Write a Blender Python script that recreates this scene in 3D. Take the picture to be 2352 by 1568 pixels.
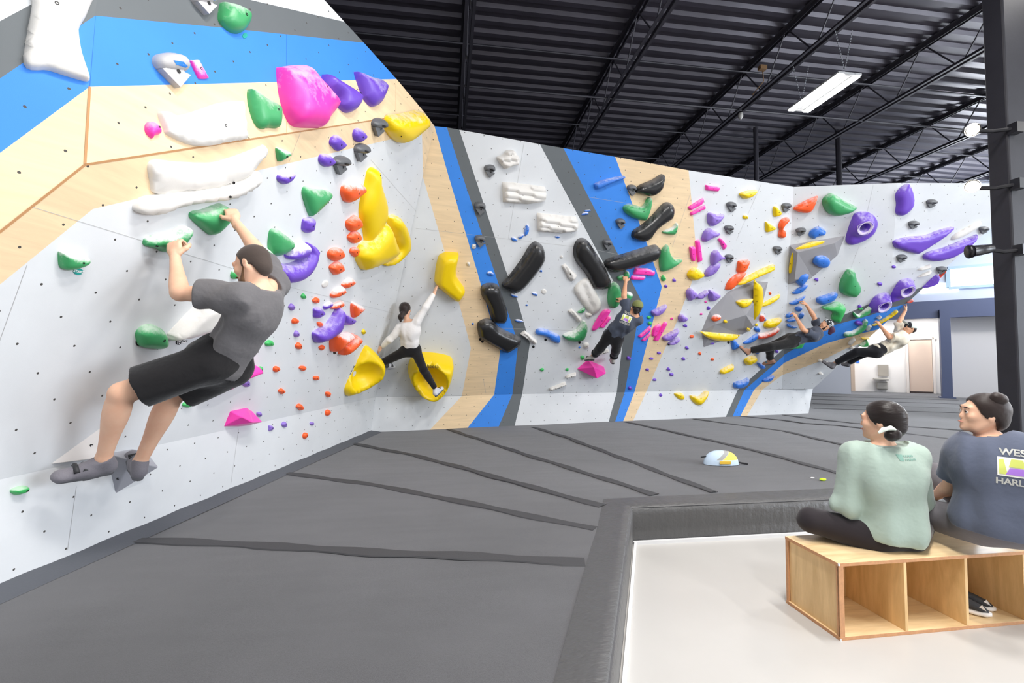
import bpy, bmesh, math, random
import numpy as np
from mathutils import Vector, Matrix
from mathutils.geometry import delaunay_2d_cdt
random.seed(7); rng=np.random.RandomState(7)
for o in list(bpy.data.objects): bpy.data.objects.remove(o)
SC=bpy.context.scene; COL=SC.collection

# ------------------------------------------------------------ camera
F_PX=1065.8; PITCH=.0437; ROLL=.00428; YAW=.14179; CX,CY=1176.0,784.0; H=1.45
cp,sp=math.cos(PITCH),math.sin(PITCH); cr,sr=math.cos(ROLL),math.sin(ROLL)
_f=np.array([math.sin(YAW),math.cos(YAW),0]); _r=np.array([math.cos(YAW),-math.sin(YAW),0]); _u=np.array([0,0,1.])
FW=_f*cp+_u*sp; _u2=_u*cp-_f*sp; RT=_r*cr+_u2*sr; UP=_u2*cr-_r*sr
CAM=np.array([0,0,H])
cd=bpy.data.cameras.new('camera'); cam=bpy.data.objects.new('camera',cd); COL.objects.link(cam)
cd.sensor_width=36; cd.lens=F_PX/2352*36; cd.clip_start=.05; cd.clip_end=200
cam.matrix_world=Matrix(((RT[0],UP[0],-FW[0],0),(RT[1],UP[1],-FW[1],0),(RT[2],UP[2],-FW[2],H),(0,0,0,1)))
SC.camera=cam
# ------------------------------------------------------------ world, exposure
SC.view_settings.view_transform='Standard'; SC.view_settings.look='None'
SC.view_settings.gamma=1; SC.view_settings.use_curve_mapping=False
SC.view_settings.exposure=0.42
w=bpy.data.worlds.new('world'); SC.world=w; w.use_nodes=True
bg=w.node_tree.nodes['Background']; bg.inputs[0].default_value=(.86,.92,1,1); bg.inputs[1].default_value=.58
# ------------------------------------------------------------ large lights: the rows of hall lamps
def area(name,loc,size,size_y,power,rot=(0,0,0),col=(1,.97,.93)):
    l=bpy.data.lights.new(name,'AREA'); l.shape='RECTANGLE'; l.size=size; l.size_y=size_y; l.energy=power; l.color=col
    o=bpy.data.objects.new(name,l); COL.objects.link(o); o.location=loc; o.rotation_euler=rot
    o['label']='light'; o['kind']='light'; return o
LAMP_Z=6.05
LAMPS=[(6.47,3.75),(6.47,-1.5),(1.6,1.2),(1.6,-3.),(3.4,2.2),(.9,.2),(11.4,1.0),(11.4,5.5),(15,10.),(19,14)]
for i,(lx,ly) in enumerate(LAMPS):
    area('hall_lamp_light',(lx,ly,LAMP_Z-.04),.3,1.1,120)

# daylight through the tall glazing on the hall's east side
area('east_glazing_light',(15,-3.0,3.2),9,4,980,rot=(math.radians(90),0,math.radians(70)),col=(.86,.92,1))
area('far_wall_fill_light',(21,9.5,5.2),9,2.5,420,rot=(math.radians(80),0,0),col=(.86,.91,1))  # added fill aimed north to brighten the far wall, not a window of the hall
area('east_glazing_light',(27,11,3.2),9,4,1900,rot=(math.radians(90),0,math.radians(80)),col=(.78,.86,1))
# ------------------------------------------------------------ geometry helpers
def ray(x,y): return FW+RT*((x-CX)/F_PX)-UP*((y-CY)/F_PX)
def atz(x,y,z): d=ray(x,y); return CAM+d*((z-H)/d[2])
def atd(x,y,Z): return CAM+ray(x,y)*Z                     # forward depth Z
def hit(x,y,pl): d=ray(x,y); return CAM+d*(((pl[0]-CAM)@pl[1])/(d@pl[1]))
def proj(P): d=np.asarray(P,float)-CAM; return np.array([CX+F_PX*(d@RT)/(d@FW),CY-F_PX*(d@UP)/(d@FW)])
def nrm(v): v=np.asarray(v,float); return v/np.linalg.norm(v)
def plane3(a,b,c,flip=None):
    n=nrm(np.cross(b-a,c-a))
    if n@(CAM-a)<0: n=-n
    return (np.array(a),n)
def V(p): return Vector((float(p[0]),float(p[1]),float(p[2])))
def tag(o,label=None,cat=None,group=None,kind=None):
    if label: o['label']=label
    if cat: o['category']=cat
    if group: o['group']=group
    if kind: o['kind']=kind
    return o
def link(name,me,parent=None,mats=()):
    o=bpy.data.objects.new(name,me); COL.objects.link(o)
    for m in mats: me.materials.append(m)
    if parent is not None: o.parent=parent
    return o
def empty(name,loc=(0,0,0)):
    o=bpy.data.objects.new(name,None); COL.objects.link(o); o.location=V(loc); o.empty_display_size=.05; return o
def mesh(name,verts,faces,mats=(),parent=None,smooth=False,fm=None,uv=None):
    me=bpy.data.meshes.new(name); me.from_pydata([tuple(map(float,v)) for v in verts],[],[tuple(f) for f in faces]); me.update()
    if smooth: me.polygons.foreach_set('use_smooth',[True]*len(me.polygons))
    o=link(name,me,parent,mats)
    if fm is not None: me.polygons.foreach_set('material_index',fm)
    if uv is not None:
        l=me.uv_layers.new(name='UVMap'); idx=np.zeros(len(me.loops),int); me.loops.foreach_get('vertex_index',idx)
        l.data.foreach_set('uv',np.asarray(uv,float)[idx].ravel())
    return o
def setparent(ch,par):        # keep world coordinates when the parent sits at its own base
    if ch.type=='MESH': ch.data.transform(Matrix.Translation(-par.location))
    else: ch.location=ch.location-par.location
    ch.parent=par
class MB:
    """collects boxes, bars, tubes, then links them as one mesh object"""
    def __init__(s): s.v=[]; s.f=[]; s.m=[]
    def add(s,vs,fs,m=0):
        b=len(s.v); s.v+= [tuple(map(float,v)) for v in vs]; s.f+=[tuple(i+b for i in f) for f in fs]; s.m+=[m]*len(fs)
    def box(s,c,dx,dy,dz,X=(1,0,0),Y=(0,1,0),Z=(0,0,1),m=0):
        c=np.asarray(c,float);X=nrm(X)*dx/2;Y=nrm(Y)*dy/2;Z=nrm(Z)*dz/2
        vs=[c+a*X+b*Y+d*Z for d in(-1,1) for b in(-1,1) for a in(-1,1)]
        s.add(vs,[(0,2,3,1),(4,5,7,6),(0,1,5,4),(2,6,7,3),(0,4,6,2),(1,3,7,5)],m)
    def bar(s,a,b,w,h,up=(0,0,1),m=0):
        a=np.asarray(a,float);b=np.asarray(b,float);D=b-a;L=np.linalg.norm(D);Y=nrm(D)
        X=np.cross(Y,up); 
        if np.linalg.norm(X)<1e-6: X=np.cross(Y,(1,0,0))
        X=nrm(X);Z=np.cross(X,Y); s.box((a+b)/2,w,L,h,X,Y,Z,m)
    def tube(s,pts,r,n=8,m=0,cap=True):
        pts=[np.asarray(p,float) for p in pts]; rs=r if hasattr(r,'__len__') else [r]*len(pts)
        T=[nrm(pts[min(i+1,len(pts)-1)]-pts[max(i-1,0)]) for i in range(len(pts))]
        u=np.cross(T[0],(0,0,1)); 
        if np.linalg.norm(u)<.1: u=np.cross(T[0],(1,0,0))
        vs=[];fs=[]
        for i,p in enumerate(pts):
            u=nrm(u-T[i]*(u@T[i])); v=np.cross(T[i],u)
            for k in range(n):
                a=2*math.pi*k/n; vs.append(p+(u*math.cos(a)+v*math.sin(a))*rs[i])
        for i in range(len(pts)-1):
            for k in range(n): fs.append((i*n+k,i*n+(k+1)%n,(i+1)*n+(k+1)%n,(i+1)*n+k))
        if cap: fs.append(tuple(range(n-1,-1,-1))); fs.append(tuple((len(pts)-1)*n+k for k in range(n)))
        s.add(vs,fs,m)
    def lathe(s,c,axis,prof,n=24,m=0):
        c=np.asarray(c,float);A=nrm(axis);u=np.cross(A,(0,0,1)); 
        if np.linalg.norm(u)<.1: u=np.cross(A,(1,0,0))
        u=nrm(u);v=np.cross(A,u);vs=[];fs=[]
        for (r,h) in prof:
            for k in range(n):
                a=2*math.pi*k/n; vs.append(c+A*h+(u*math.cos(a)+v*math.sin(a))*r)
        for i in range(len(prof)-1):
            for k in range(n): fs.append((i*n+k,i*n+(k+1)%n,(i+1)*n+(k+1)%n,(i+1)*n+k))
        s.add(vs,fs,m)
    def poly(s,pts,m=0): s.add(pts,[tuple(range(len(pts)))],m)
    def build(s,name,mats,parent=None,smooth=False,bevel=0):
        if not isinstance(mats,(list,tuple)): mats=[mats]
        me=bpy.data.meshes.new(name); me.from_pydata(s.v,[],s.f); me.update()
        bm=bmesh.new(); bm.from_mesh(me); bmesh.ops.recalc_face_normals(bm,faces=bm.faces); bm.to_mesh(me); bm.free()
        me.polygons.foreach_set('material_index',s.m)
        if smooth: me.polygons.foreach_set('use_smooth',[True]*len(me.polygons))
        o=link(name,me,None,mats)
        if bevel:
            md=o.modifiers.new('bevel','BEVEL'); md.width=bevel; md.segments=2; md.limit_method='ANGLE'
        if parent is not None: setparent(o,parent)
        return o

# ------------------------------------------------------------ materials
def srgb(c):
    if isinstance(c,str): c=[int(c[i:i+2],16) for i in(0,2,4)]
    return tuple(((x/255)/12.92 if x/255<=.04045 else ((x/255+.055)/1.055)**2.4) for x in c)
_MC={}
class NT:
    def __init__(s,name):
        s.mat=bpy.data.materials.new(name); s.mat.use_nodes=True; s.t=s.mat.node_tree; s.n=s.t.nodes; s.b=s.n['Principled BSDF']
    def node(s,typ,**kw):
        n=s.n.new(typ)
        for k,v in kw.items():
            if k.startswith('_'): setattr(n,k[1:],v)
            else: n.inputs[int(k[1:]) if k[0]=='i' and k[1:].isdigit() else k].default_value=v
        return n
    def l(s,a,b): s.t.links.new(a,b)
    def math(s,op,a,b=None,c=None):
        n=s.n.new('ShaderNodeMath'); n.operation=op
        for i,x in enumerate((a,b,c)):
            if x is None: continue
            if isinstance(x,(int,float)): n.inputs[i].default_value=x
            else: s.l(x,n.inputs[i])
        return n.outputs[0]
    def mix(s,fac,a,b):
        n=s.n.new('ShaderNodeMix'); n.data_type='RGBA'
        for i,x in ((0,fac),(6,a),(7,b)):
            if isinstance(x,(int,float)): n.inputs[i].default_value=x
            elif isinstance(x,tuple): n.inputs[i].default_value=(*x[:3],1)
            else: s.l(x,n.inputs[i])
        return n.outputs[2]
    def noise(s,scale,detail=3,coord='Object',rough=.6,stretch=None):
        tc=s.n.new('ShaderNodeTexCoord'); src=tc.outputs[coord]
        if stretch:
            mp=s.n.new('ShaderNodeMapping'); mp.inputs['Scale'].default_value=stretch; s.l(src,mp.inputs[0]); src=mp.outputs[0]
        n=s.node('ShaderNodeTexNoise',Scale=scale,Detail=detail,Roughness=rough); s.l(src,n.inputs['Vector']); return n.outputs['Fac']
    def ramp(s,x,lo,hi):
        n=s.n.new('ShaderNodeMapRange'); n.inputs[1].default_value=lo; n.inputs[2].default_value=hi; s.l(x,n.inputs[0]); return n.outputs[0]
    def bump(s,h,strength=.3,dist=.01):
        n=s.node('ShaderNodeBump',Strength=strength,Distance=dist); s.l(h,n.inputs['Height']); s.l(n.outputs[0],s.b.inputs['Normal'])
    def base(s,x):
        if isinstance(x,tuple): s.b.inputs['Base Color'].default_value=(*x[:3],1)
        else: s.l(x,s.b.inputs['Base Color'])
def plain(name,c,rough=.6,metal=0,var=0,scale=8,bump=0,emit=0,spec=.5,sheen=0,bscale=None,bdist=.004):
    if name in _MC: return _MC[name]
    m=NT(name); c=srgb(c)
    m.b.inputs['Roughness'].default_value=rough; m.b.inputs['Metallic'].default_value=metal; m.b.inputs['Specular IOR Level'].default_value=spec
    if sheen: m.b.inputs['Sheen Weight'].default_value=sheen
    if var:
        f=m.noise(scale,5); m.base(m.mix(m.ramp(f,.3,.7),tuple(x*(1-var) for x in c),tuple(min(1,x*(1+var)) for x in c)))
    else: m.base(c)
    if bump: m.bump(m.noise(bscale or scale*6,4),bump,bdist)
    if emit: m.b.inputs['Emission Color'].default_value=(*c,1); m.b.inputs['Emission Strength'].default_value=emit
    _MC[name]=m.mat; return m.mat
def wallpaint(name,c,wood=False,rough=.65):
    """painted or clear-coated plywood with a staggered grid of dark bolt holes (UV in metres)"""
    if name in _MC: return _MC[name]
    m=NT(name); c=srgb(c); m.b.inputs['Roughness'].default_value=rough; m.b.inputs['Specular IOR Level'].default_value=.35
    uv=m.n.new('ShaderNodeTexCoord').outputs['UV']; sx=m.n.new('ShaderNodeSeparateXYZ'); m.l(uv,sx.inputs[0]); u,v=sx.outputs[0],sx.outputs[1]
    vr=m.math('DIVIDE',v,.15); row=m.math('FLOOR',vr); off=m.math('MULTIPLY',m.math('FLOORED_MODULO',row,2.),.5)
    jit=m.math('MULTIPLY',m.math('FRACT',m.math('MULTIPLY',m.math('SINE',m.math('MULTIPLY',row,12.9)),43.7)),.06)
    uu=m.math('ADD',m.math('ADD',m.math('DIVIDE',u,.27),off),jit)
    du=m.math('MULTIPLY',m.math('SUBTRACT',m.math('FRACT',uu),.5),.27); dv=m.math('MULTIPLY',m.math('SUBTRACT',m.math('FRACT',vr),.5),.15)
    d=m.math('SQRT',m.math('ADD',m.math('MULTIPLY',du,du),m.math('MULTIPLY',dv,dv)))
    dot=m.math('LESS_THAN',d,.0062)
    if wood:
        mp=m.n.new('ShaderNodeMapping'); mp.inputs['Scale'].default_value=(.7,7,1); m.l(uv,mp.inputs[0])
        n=m.node('ShaderNodeTexNoise',Scale=2.2,Detail=6,Roughness=.65); n.inputs['Distortion'].default_value=.6; m.l(mp.outputs[0],n.inputs['Vector'])
        bc=m.mix(m.ramp(n.outputs['Fac'],.3,.72),tuple(x*.86 for x in c),tuple(min(1,x*1.05) for x in c))
    else:
        n=m.node('ShaderNodeTexNoise',Scale=1.6,Detail=6,Roughness=.6); m.l(uv,n.inputs['Vector'])
        bc=m.mix(m.ramp(n.outputs['Fac'],.3,.75),tuple(x*.95 for x in c),tuple(min(1,x*1.04) for x in c))
    m.base(m.mix(dot,bc,(.07,.066,.062)))
    n2=m.node('ShaderNodeTexNoise',Scale=420,Detail=2); m.l(uv,n2.inputs['Vector']); m.bump(n2.outputs['Fac'],.12,.002)
    _MC[name]=m.mat; return m.mat
LIGHTP=wallpaint('light_grey_wall_paint','DADDE0'); DARKP=wallpaint('dark_grey_wall_paint','666B6E')
BLUEP=wallpaint('blue_wall_paint','3D88E4'); PLY=wallpaint('clear_plywood','EDD2AB',wood=True)
SEAM=plain('panel_seam','B4B4B4',.9); SEAMW=plain('plywood_edge','B98A5E',.8)
WMATS=[LIGHTP,DARKP,BLUEP,PLY,SEAM,SEAMW,plain('blue_panel_seam','2B6CC2',.8)]; L_,D_,B_,P_,S_,SW_,SB_=range(7)
# ------------------------------------------------------------ wall planes, measured once from the hall's own lines
MZ=.278
dD=np.array([math.cos(.188),math.sin(.188),0]); nD=np.array([math.sin(.188),-math.cos(.188),0])
dA=np.array([math.cos(1.375),math.sin(1.375),0])
pa=atz(852,992,MZ); PDK=(pa,nD)
k1=hit(863,912,PDK); k3=hit(1796,893,PDK); k2=hit(1867,892.5,PDK)
_t=math.atan(.55); PD=(k1,nD*math.cos(_t)-np.array([0,0,1])*math.sin(_t))
T1=hit(998,290,PD); T2=hit(1823,429,PD)
PA=plane3(k1,T1,k1-dA)
PAK=plane3(k1,pa,pa-dA)
PE=plane3(k3,T2,atz(2062,420,T2[2])); e1=atz(2062,420,T2[2]); e2=hit(2048,618,PE)
dFt=atz(2270,429,T2[2])-e1; PF1=plane3(e1,e2,e1+dFt)
sF=hit(2175,612,PF1); PF2=plane3(k3,e2,sF)
cr1=hit(195,378,PA); cr2=hit(975,258,PA); PC2=plane3(cr1,cr2,atz(745,0,cr2[2]))
PC1=plane3(cr1,hit(0,532,PA),hit(215,35,PC2))
def clip(poly,cl):
    def side(p,a,b): return (b[0]-a[0])*(p[1]-a[1])-(b[1]-a[1])*(p[0]-a[0])
    ar=sum(cl[i][0]*cl[(i+1)%len(cl)][1]-cl[(i+1)%len(cl)][0]*cl[i][1] for i in range(len(cl)))
    if ar<0: cl=cl[::-1]
    out=list(poly)
    for i in range(len(cl)):
        a,b=cl[i],cl[(i+1)%len(cl)]; inp=out; out=[]
        for j in range(len(inp)):
            p,q=inp[j],inp[(j+1)%len(inp)]; sp_,sq=side(p,a,b),side(q,a,b)
            if sp_>=0: out.append(p)
            if sp_*sq<0:
                t=sp_/(sp_-sq); out.append((p[0]+t*(q[0]-p[0]),p[1]+t*(q[1]-p[1])))
        if not out: break
    return out
class Facets:
    def __init__(s): s.v=[];s.f=[];s.m=[];s.uv=[]
    def frame(s,pl):
        n=pl[1]; up=nrm(np.array([0,0,1.])-n*n[2]); rt=np.cross(up,n); return rt,up
    def poly3(s,P,pl,m):
        rt,up=s.frame(pl); b=len(s.v)
        for p in P: s.v.append(tuple(p)); s.uv.append((float((p-pa)@rt),float((p-pa)@up)))
        vv=[(float((p-pa)@rt),float((p-pa)@up)) for p in P]
        from mathutils.geometry import tessellate_polygon
        for t in tessellate_polygon([[Vector((x,y,0)) for x,y in vv]]):
            a,bb,c=[np.array(P[i]) for i in t]
            if np.cross(bb-a,c-a)@pl[1]<0: t=t[::-1]
            s.f.append(tuple(b+i for i in t)); s.m.append(m)
    def px(s,pts,pl,m,cl=None):
        if cl is not None: pts=clip(pts,cl)
        if len(pts)<3: return
        s.poly3([hit(x,y,pl) for x,y in pts],pl,m)
    def seam(s,a,b,pl,m=S_,w=.0022):
        A=hit(*a,pl)+pl[1]*.0015;Bq=hit(*b,pl)+pl[1]*.0015; d=nrm(np.cross(Bq-A,pl[1]))*w/2
        s.poly3([A-d,A+d,Bq+d,Bq-d],pl,m)
    def build(s,name): return tag(mesh(name,s.v,s.f,WMATS,fm=s.m,uv=s.uv),kind='structure')
# left wall -------------------------------------------------
W=Facets()
q0=pa-dA*9; q1=hit(0,1100,PAK); kk=k1-dA*9
W.poly3([q0,pa,k1,kk],PAK,L_)
W.px([(-700,1258),(863,912),(972,400),(969,303),(213,480),(0,653),(-700,1222)],PA,L_)
W.px([(972,400),(998,290),(975,258),(195,378),(0,532),(-700,1085),(-700,1222),(0,653),(213,480),(969,303)],PA,P_)
W.px([(195,378),(975,258),(910.7,181.5),(206,199)],PC2,P_)
W.px([(206,199),(910.7,181.5),(835.5,98),(658,79),(500,62.5),(219,36)],PC2,B_)
W.px([(219,36),(500,62.5),(658,79),(835.5,98),(791,50),(576,0),(231,-80)],PC2,D_)
W.px([(231,-80),(576,0),(791,50),(745,0),(565,-200),(238,-200)],PC2,L_)
W.px([(195,378),(206,199),(0,351),(-700,868),(-700,1085),(0,532)],PC1,P_)
W.px([(206,199),(219,36),(187,57),(55,143),(0,180),(-700,640),(-700,868),(0,351)],PC1,B_)
W.px([(219,36),(231,-80),(74,9),(0,48.5),(-700,420),(-700,640),(0,180),(55,143),(187,57)],PC1,D_)
W.px([(231,-80),(238,-200),(-700,-200),(-700,420),(0,48.5),(74,9)],PC1,L_)
for a,b in (((195,378),(975,258)),((195,378),(0,532)),((0,532),(-500,927)),((195,378),(206,199))): W.seam(a,b,PA if a!=(195,378) or b!=(206,199) else PC2,SW_,.011)
for a,b in (((74,475),(533,616)),((650,655),(955,732)),((62,608),(-40,890)),((691,302),(664,371)),((852,367),(960,490))): W.seam(a,b,PA)
for a,b,mm in (((658,79),(658,196),SB_),((658,196),(658,305),SW_),((909,182),(909,268),SW_),((206,199),(219,36),SB_)): W.seam(a,b,PC2,mm)
for xx,yy,x2,y2 in ((175,1117,155,1262),(548,985,530,1112)): W.seam((xx,yy),(x2,y2),PAK)
wall_left=W.build('wall_left')
# back wall -------------------------------------------------
W=Facets()
def kb(x0,y0,x1,y1,X0,Y0,X1,Y1,m): W.px([(x0,y0),(x1,y1),(X1,Y1),(X0,Y0)],PDK,m)
kx=[((852,992),(863,912)),((987,987),(1061,909)),((1074,982),(1135,906)),((1145,980),(1177,904.8)),((1182,978),(1199.6,904)),
    ((1398,968),(1416.5,900.7)),((1413,968),(1435,900)),((1431.5,967),(1457.5,899.5)),((1454,966),(1484.6,899)),
    ((1667,957.3),(1694,896)),((1682,957),(1710,895.5)),((1700,956),(1732,895)),((1715.5,955.5),(1751,894.5)),((1857,950),(1867,892.5))]
cols=[L_,P_,B_,D_,L_,D_,B_,P_,L_,D_,B_,P_,L_]
for i,c in enumerate(cols):
    (a,A_),(b,Bv)=kx[i],kx[i+1]; W.px([a,b,Bv,A_],PDK,c)
DB=[[(863,912),(972,400),(998,290)],
 [(1061,908.5),(1081.6,799.5),(1069,750),(1023,583),(971,405)],
 [(1135,906),(1148.7,808),(1095,620),(1029,400),(998,290)],
 [(1177,904.8),(1188.8,801.6),(1184.4,771),(1134.4,620),(1061,400),(1026.5,292.5)],
 [(1199.6,904),(1217,788.6),(1188.8,691),(1161.5,620),(1055,298)],
 [(1416.5,900.7),(1440,704),(1395,620),(1240,331)],
 [(1435,900),(1473,691),(1420.7,586),(1294,340)],
 [(1457.5,899.5),(1520.3,658.5),(1487.5,564),(1413,360)],
 [(1484.6,899),(1556,735),(1603,611),(1597,552),(1581.6,391)],
 [(1796,893),(1823,429)]]
dcol=[L_,P_,B_,D_,L_,D_,B_,P_]
for i,c in enumerate(dcol): W.px(DB[i]+DB[i+1][::-1],PD,c)
# last light field with the diagonal bands cut out of its foot
xc=lambda y:1823-27*(y-429)/464
W.px([(1484.6,899),(1694,896),(xc(799),799),(1823,429),(1581.6,391),(1597,552),(1603,611),(1556,735)],PD,L_)
W.px([(1694,896),(1710,895.5),(xc(817),817),(xc(799),799)],PD,D_)
W.px([(1710,895.5),(1732,895),(1740,887),(xc(835),835),(xc(817),817)],PD,B_)
W.px([(1732,895),(1751,894.5),(xc(860),860),(xc(835),835),(1740,887)],PD,P_)
W.px([(1751,894.5),(1796,893),(xc(860),860)],PD,L_)
for a,b in (((955,524),(1350,570)),((1350,570),(1500,600)),((1203.8,327),(1167,550)),((1586,444),(1544,567)),((1749,422),(1691,552)),((1350,452),(1455,469)),((1455,580),(1590,594)),((1055,750),(1420,762)),((1110,870),(1116,902))): W.seam(a,b,PD,w=.0035)
wall_back=W.build('wall_back')
# right overhang --------------------------------------------
W=Facets()
fe=[(1796,893),(1823,429),(2062,420),(2048,618)]
f1=[(2062,420),(2391,421),(2175,612),(2048,618)]
f2=[(2048,618),(2175,612),(1867,893),(1796,893)]
bands=[([(1700,700),(1797,799),(1885,750),(1939,722.5),(1996,698),(2060,678),(2122,658),(2300,600),(2500,300),(1700,300)],L_),
 ([(1797,799),(1885,750),(1939,722.5),(1996,698),(2060,678),(2122,658),(2200,640),(2084,697),(2045,707),(1999.7,723.6),(1914,747),(1849,786),(1797,817)],D_),
 ([(1797,817),(1849,786),(1914,747),(1999.7,723.6),(2045,707),(2084,697),(2150,670),(2100,740),(2018,756),(1971,767),(1894,789.5),(1797,835)],B_),
 ([(1797,835),(1894,789.5),(1971,767),(2018,756),(2100,740),(2050,770),(1996,781),(1939,802),(1887,828),(1841,845),(1796,861)],P_),
 ([(1796,861),(1841,845),(1887,828),(1939,802),(1996,781),(2050,770),(2000,900),(1780,900)],L_)]
for pts,c in bands:
    for cl,pl in ((fe,PE),(f1,PF1),(f2,PF2)): W.px(pts,pl,c,cl)
for a,b,pl in (((2006,425),(1975,560),PE),((1975,560),(1945,640),PE),((1892,793),(1850,832),PE)): W.seam(a,b,pl)
# return edge behind the free end of the overhang, so it has real thickness
edge=[hit(2391,421,PF1),hit(2175,612,PF1),hit(1867,893,PF2)]
bk=np.array([.25,1.5,0.])
for a,b in zip(edge[:-1],edge[1:]): W.poly3([a,b,b+bk,a+bk],(a,nrm(np.cross(b-a,bk))),L_)
kbase=hit(1857,950,PDK); ktop=hit(1867,892.5,PDK)
W.poly3([kbase,ktop,ktop+bk,kbase+bk],(kbase,nrm(np.cross(ktop-kbase,bk))),L_)
wall_right=W.build('wall_right')

# ------------------------------------------------------------ floors
FLOOR=plain('white_epoxy_floor','BCBAB7',.35,var=.02,scale=2)
tag(mesh('floor',[(-14,-7,0),(36,-7,0),(36,40,0),(-14,40,0)],[(0,1,2,3)],[FLOOR]),kind='structure')
# mat -------------------------------------------------------
def carpet(name,c,sc=260):
    m=NT(name); c=srgb(c); m.b.inputs['Roughness'].default_value=.95; m.b.inputs['Specular IOR Level'].default_value=.15
    m.b.inputs['Sheen Weight'].default_value=.25
    a=m.noise(sc,4,rough=.8); b=m.noise(1.1,5); f=m.math('ADD',m.math('MULTIPLY',a,.65),m.math('MULTIPLY',b,.35))
    m.base(m.mix(m.ramp(f,.35,.65),tuple(x*.72 for x in c),tuple(x*1.3 for x in c))); 
    wv=m.noise(1.6,2,stretch=(.5,1.6,1)); h=m.math('ADD',m.math('MULTIPLY',a,.12),wv); m.bump(h,.35,.03); return m.mat
MATC=carpet('charcoal_mat_carpet','525255')
def vinyl(name,c):
    m=NT(name); c=srgb(c); m.b.inputs['Roughness'].default_value=.42; m.base(c)
    a=m.noise(5,4,stretch=(1,1,.25)); b=m.noise(16,3,stretch=(1,3,1)); m.bump(m.math('ADD',a,m.math('MULTIPLY',b,.4)),.55,.03); return m.mat
VIN=vinyl('charcoal_vinyl','515152')
STRAP=plain('mat_seam_strap','3F3F42',.75,bump=.3,scale=20)
inner=atz(1452,1247,0); inner[2]=0
cA=nrm(atz(1420,1568,0)-inner); cX=np.array([1,0,0.])
E0=inner.copy(); Ea=inner+cA*9; Ex=inner+cX*26
top=lambda p:np.array([p[0],p[1],MZ])
root=tag(empty('crash_mat',(E0[0],E0[1],0)),'wall-to-wall charcoal padded landing mat in front of climbing walls','mat')
mb=MB()
far=40.
# carpet top as grid with faint swells
def swell(x,y): return .004*math.sin(x*2.1+y*.7)*math.sin(y*1.7-x*.4)
pts2=[tuple(Ea[:2]),tuple(E0[:2]),tuple(Ex[:2]),(Ex[0],far),(-13,far),(-13,Ea[1])]
gx=[];
for X in np.arange(-4,12,.3):
    for Y in np.arange(-3,14,.3): gx.append((float(X),float(Y)))
def inpoly(p,poly):
    c=False;n=len(poly)
    for i in range(n):
        a,b=poly[i],poly[(i+1)%n]
        if (a[1]>p[1])!=(b[1]>p[1]) and p[0]<(b[0]-a[0])*(p[1]-a[1])/(b[1]-a[1])+a[0]: c=not c
    return c
gi=[p for p in gx if inpoly(p,pts2)]
r=delaunay_2d_cdt([Vector(p) for p in pts2+gi],[(i,(i+1)%len(pts2)) for i in range(len(pts2))],[],1,1e-5)
mb.add([(v.x,v.y,MZ+(swell(v.x,v.y) if k>=len(pts2) else 0)) for k,v in enumerate(r[0])],r[2])
setparent(mesh('carpet_top',mb.v,mb.f,[MATC],smooth=True),root)
# vinyl border band (strip on top, rounded edge, vertical face)
def border(path_in,path_out,name,drop=True):
    """rounded, slightly puckered vinyl edging from the inner line of the band over the nose to the floor"""
    n=len(path_in); vs=[];fs=[]
    for i in range(n):
        a=path_in[i]; b=path_out[i]; d=nrm((b-a)[:2].tolist()+[0]); L=np.linalg.norm((b-a)[:2])
        jig=.5+.5*math.sin(i*2.7)*math.sin(i*1.13)
        prof=[(0,.003),(L*.35,.010+.002*jig),(L*.7,.012+.004*jig),(L*.92,.010+.004*jig),(L+.004,-.012),(L+.012+.004*jig,-.05),(L+.014,-.16),(L+.008,-.178),(L+.012,-.19),(L+.006,-MZ+.0)]
        for (t,z) in prof: vs.append((a[0]+d[0]*t,a[1]+d[1]*t,MZ+z))
    m=10
    for i in range(n-1):
        for k in range(m-1): fs.append((i*m+k,(i+1)*m+k,(i+1)*m+k+1,i*m+k+1))
    o=mesh(name,vs,fs,[VIN],smooth=True); setparent(o,root); return o
ci=atz(1388,1146,MZ)                                # inner corner of the vinyl band
ci2=atz(1272,1568,MZ); dci=nrm((ci2-ci)*np.array([1,1,0]))
N1=90; s1=[ci+dci*t for t in np.linspace(0,6.5,N1)]; s2=[top(E0)+cA*t for t in np.linspace(0,6.8,N1)]
border(s1,s2,'vinyl_border')
N2=170; cx2=atz(1925,1121,MZ); dx2=nrm((cx2-ci)*np.array([1,1,0]))
s1=[ci+dx2*t for t in np.linspace(0,22,N2)]; s2=[top(E0)+cX*t for t in np.linspace(0,22,N2)]
border(s1,s2,'vinyl_border')
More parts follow.
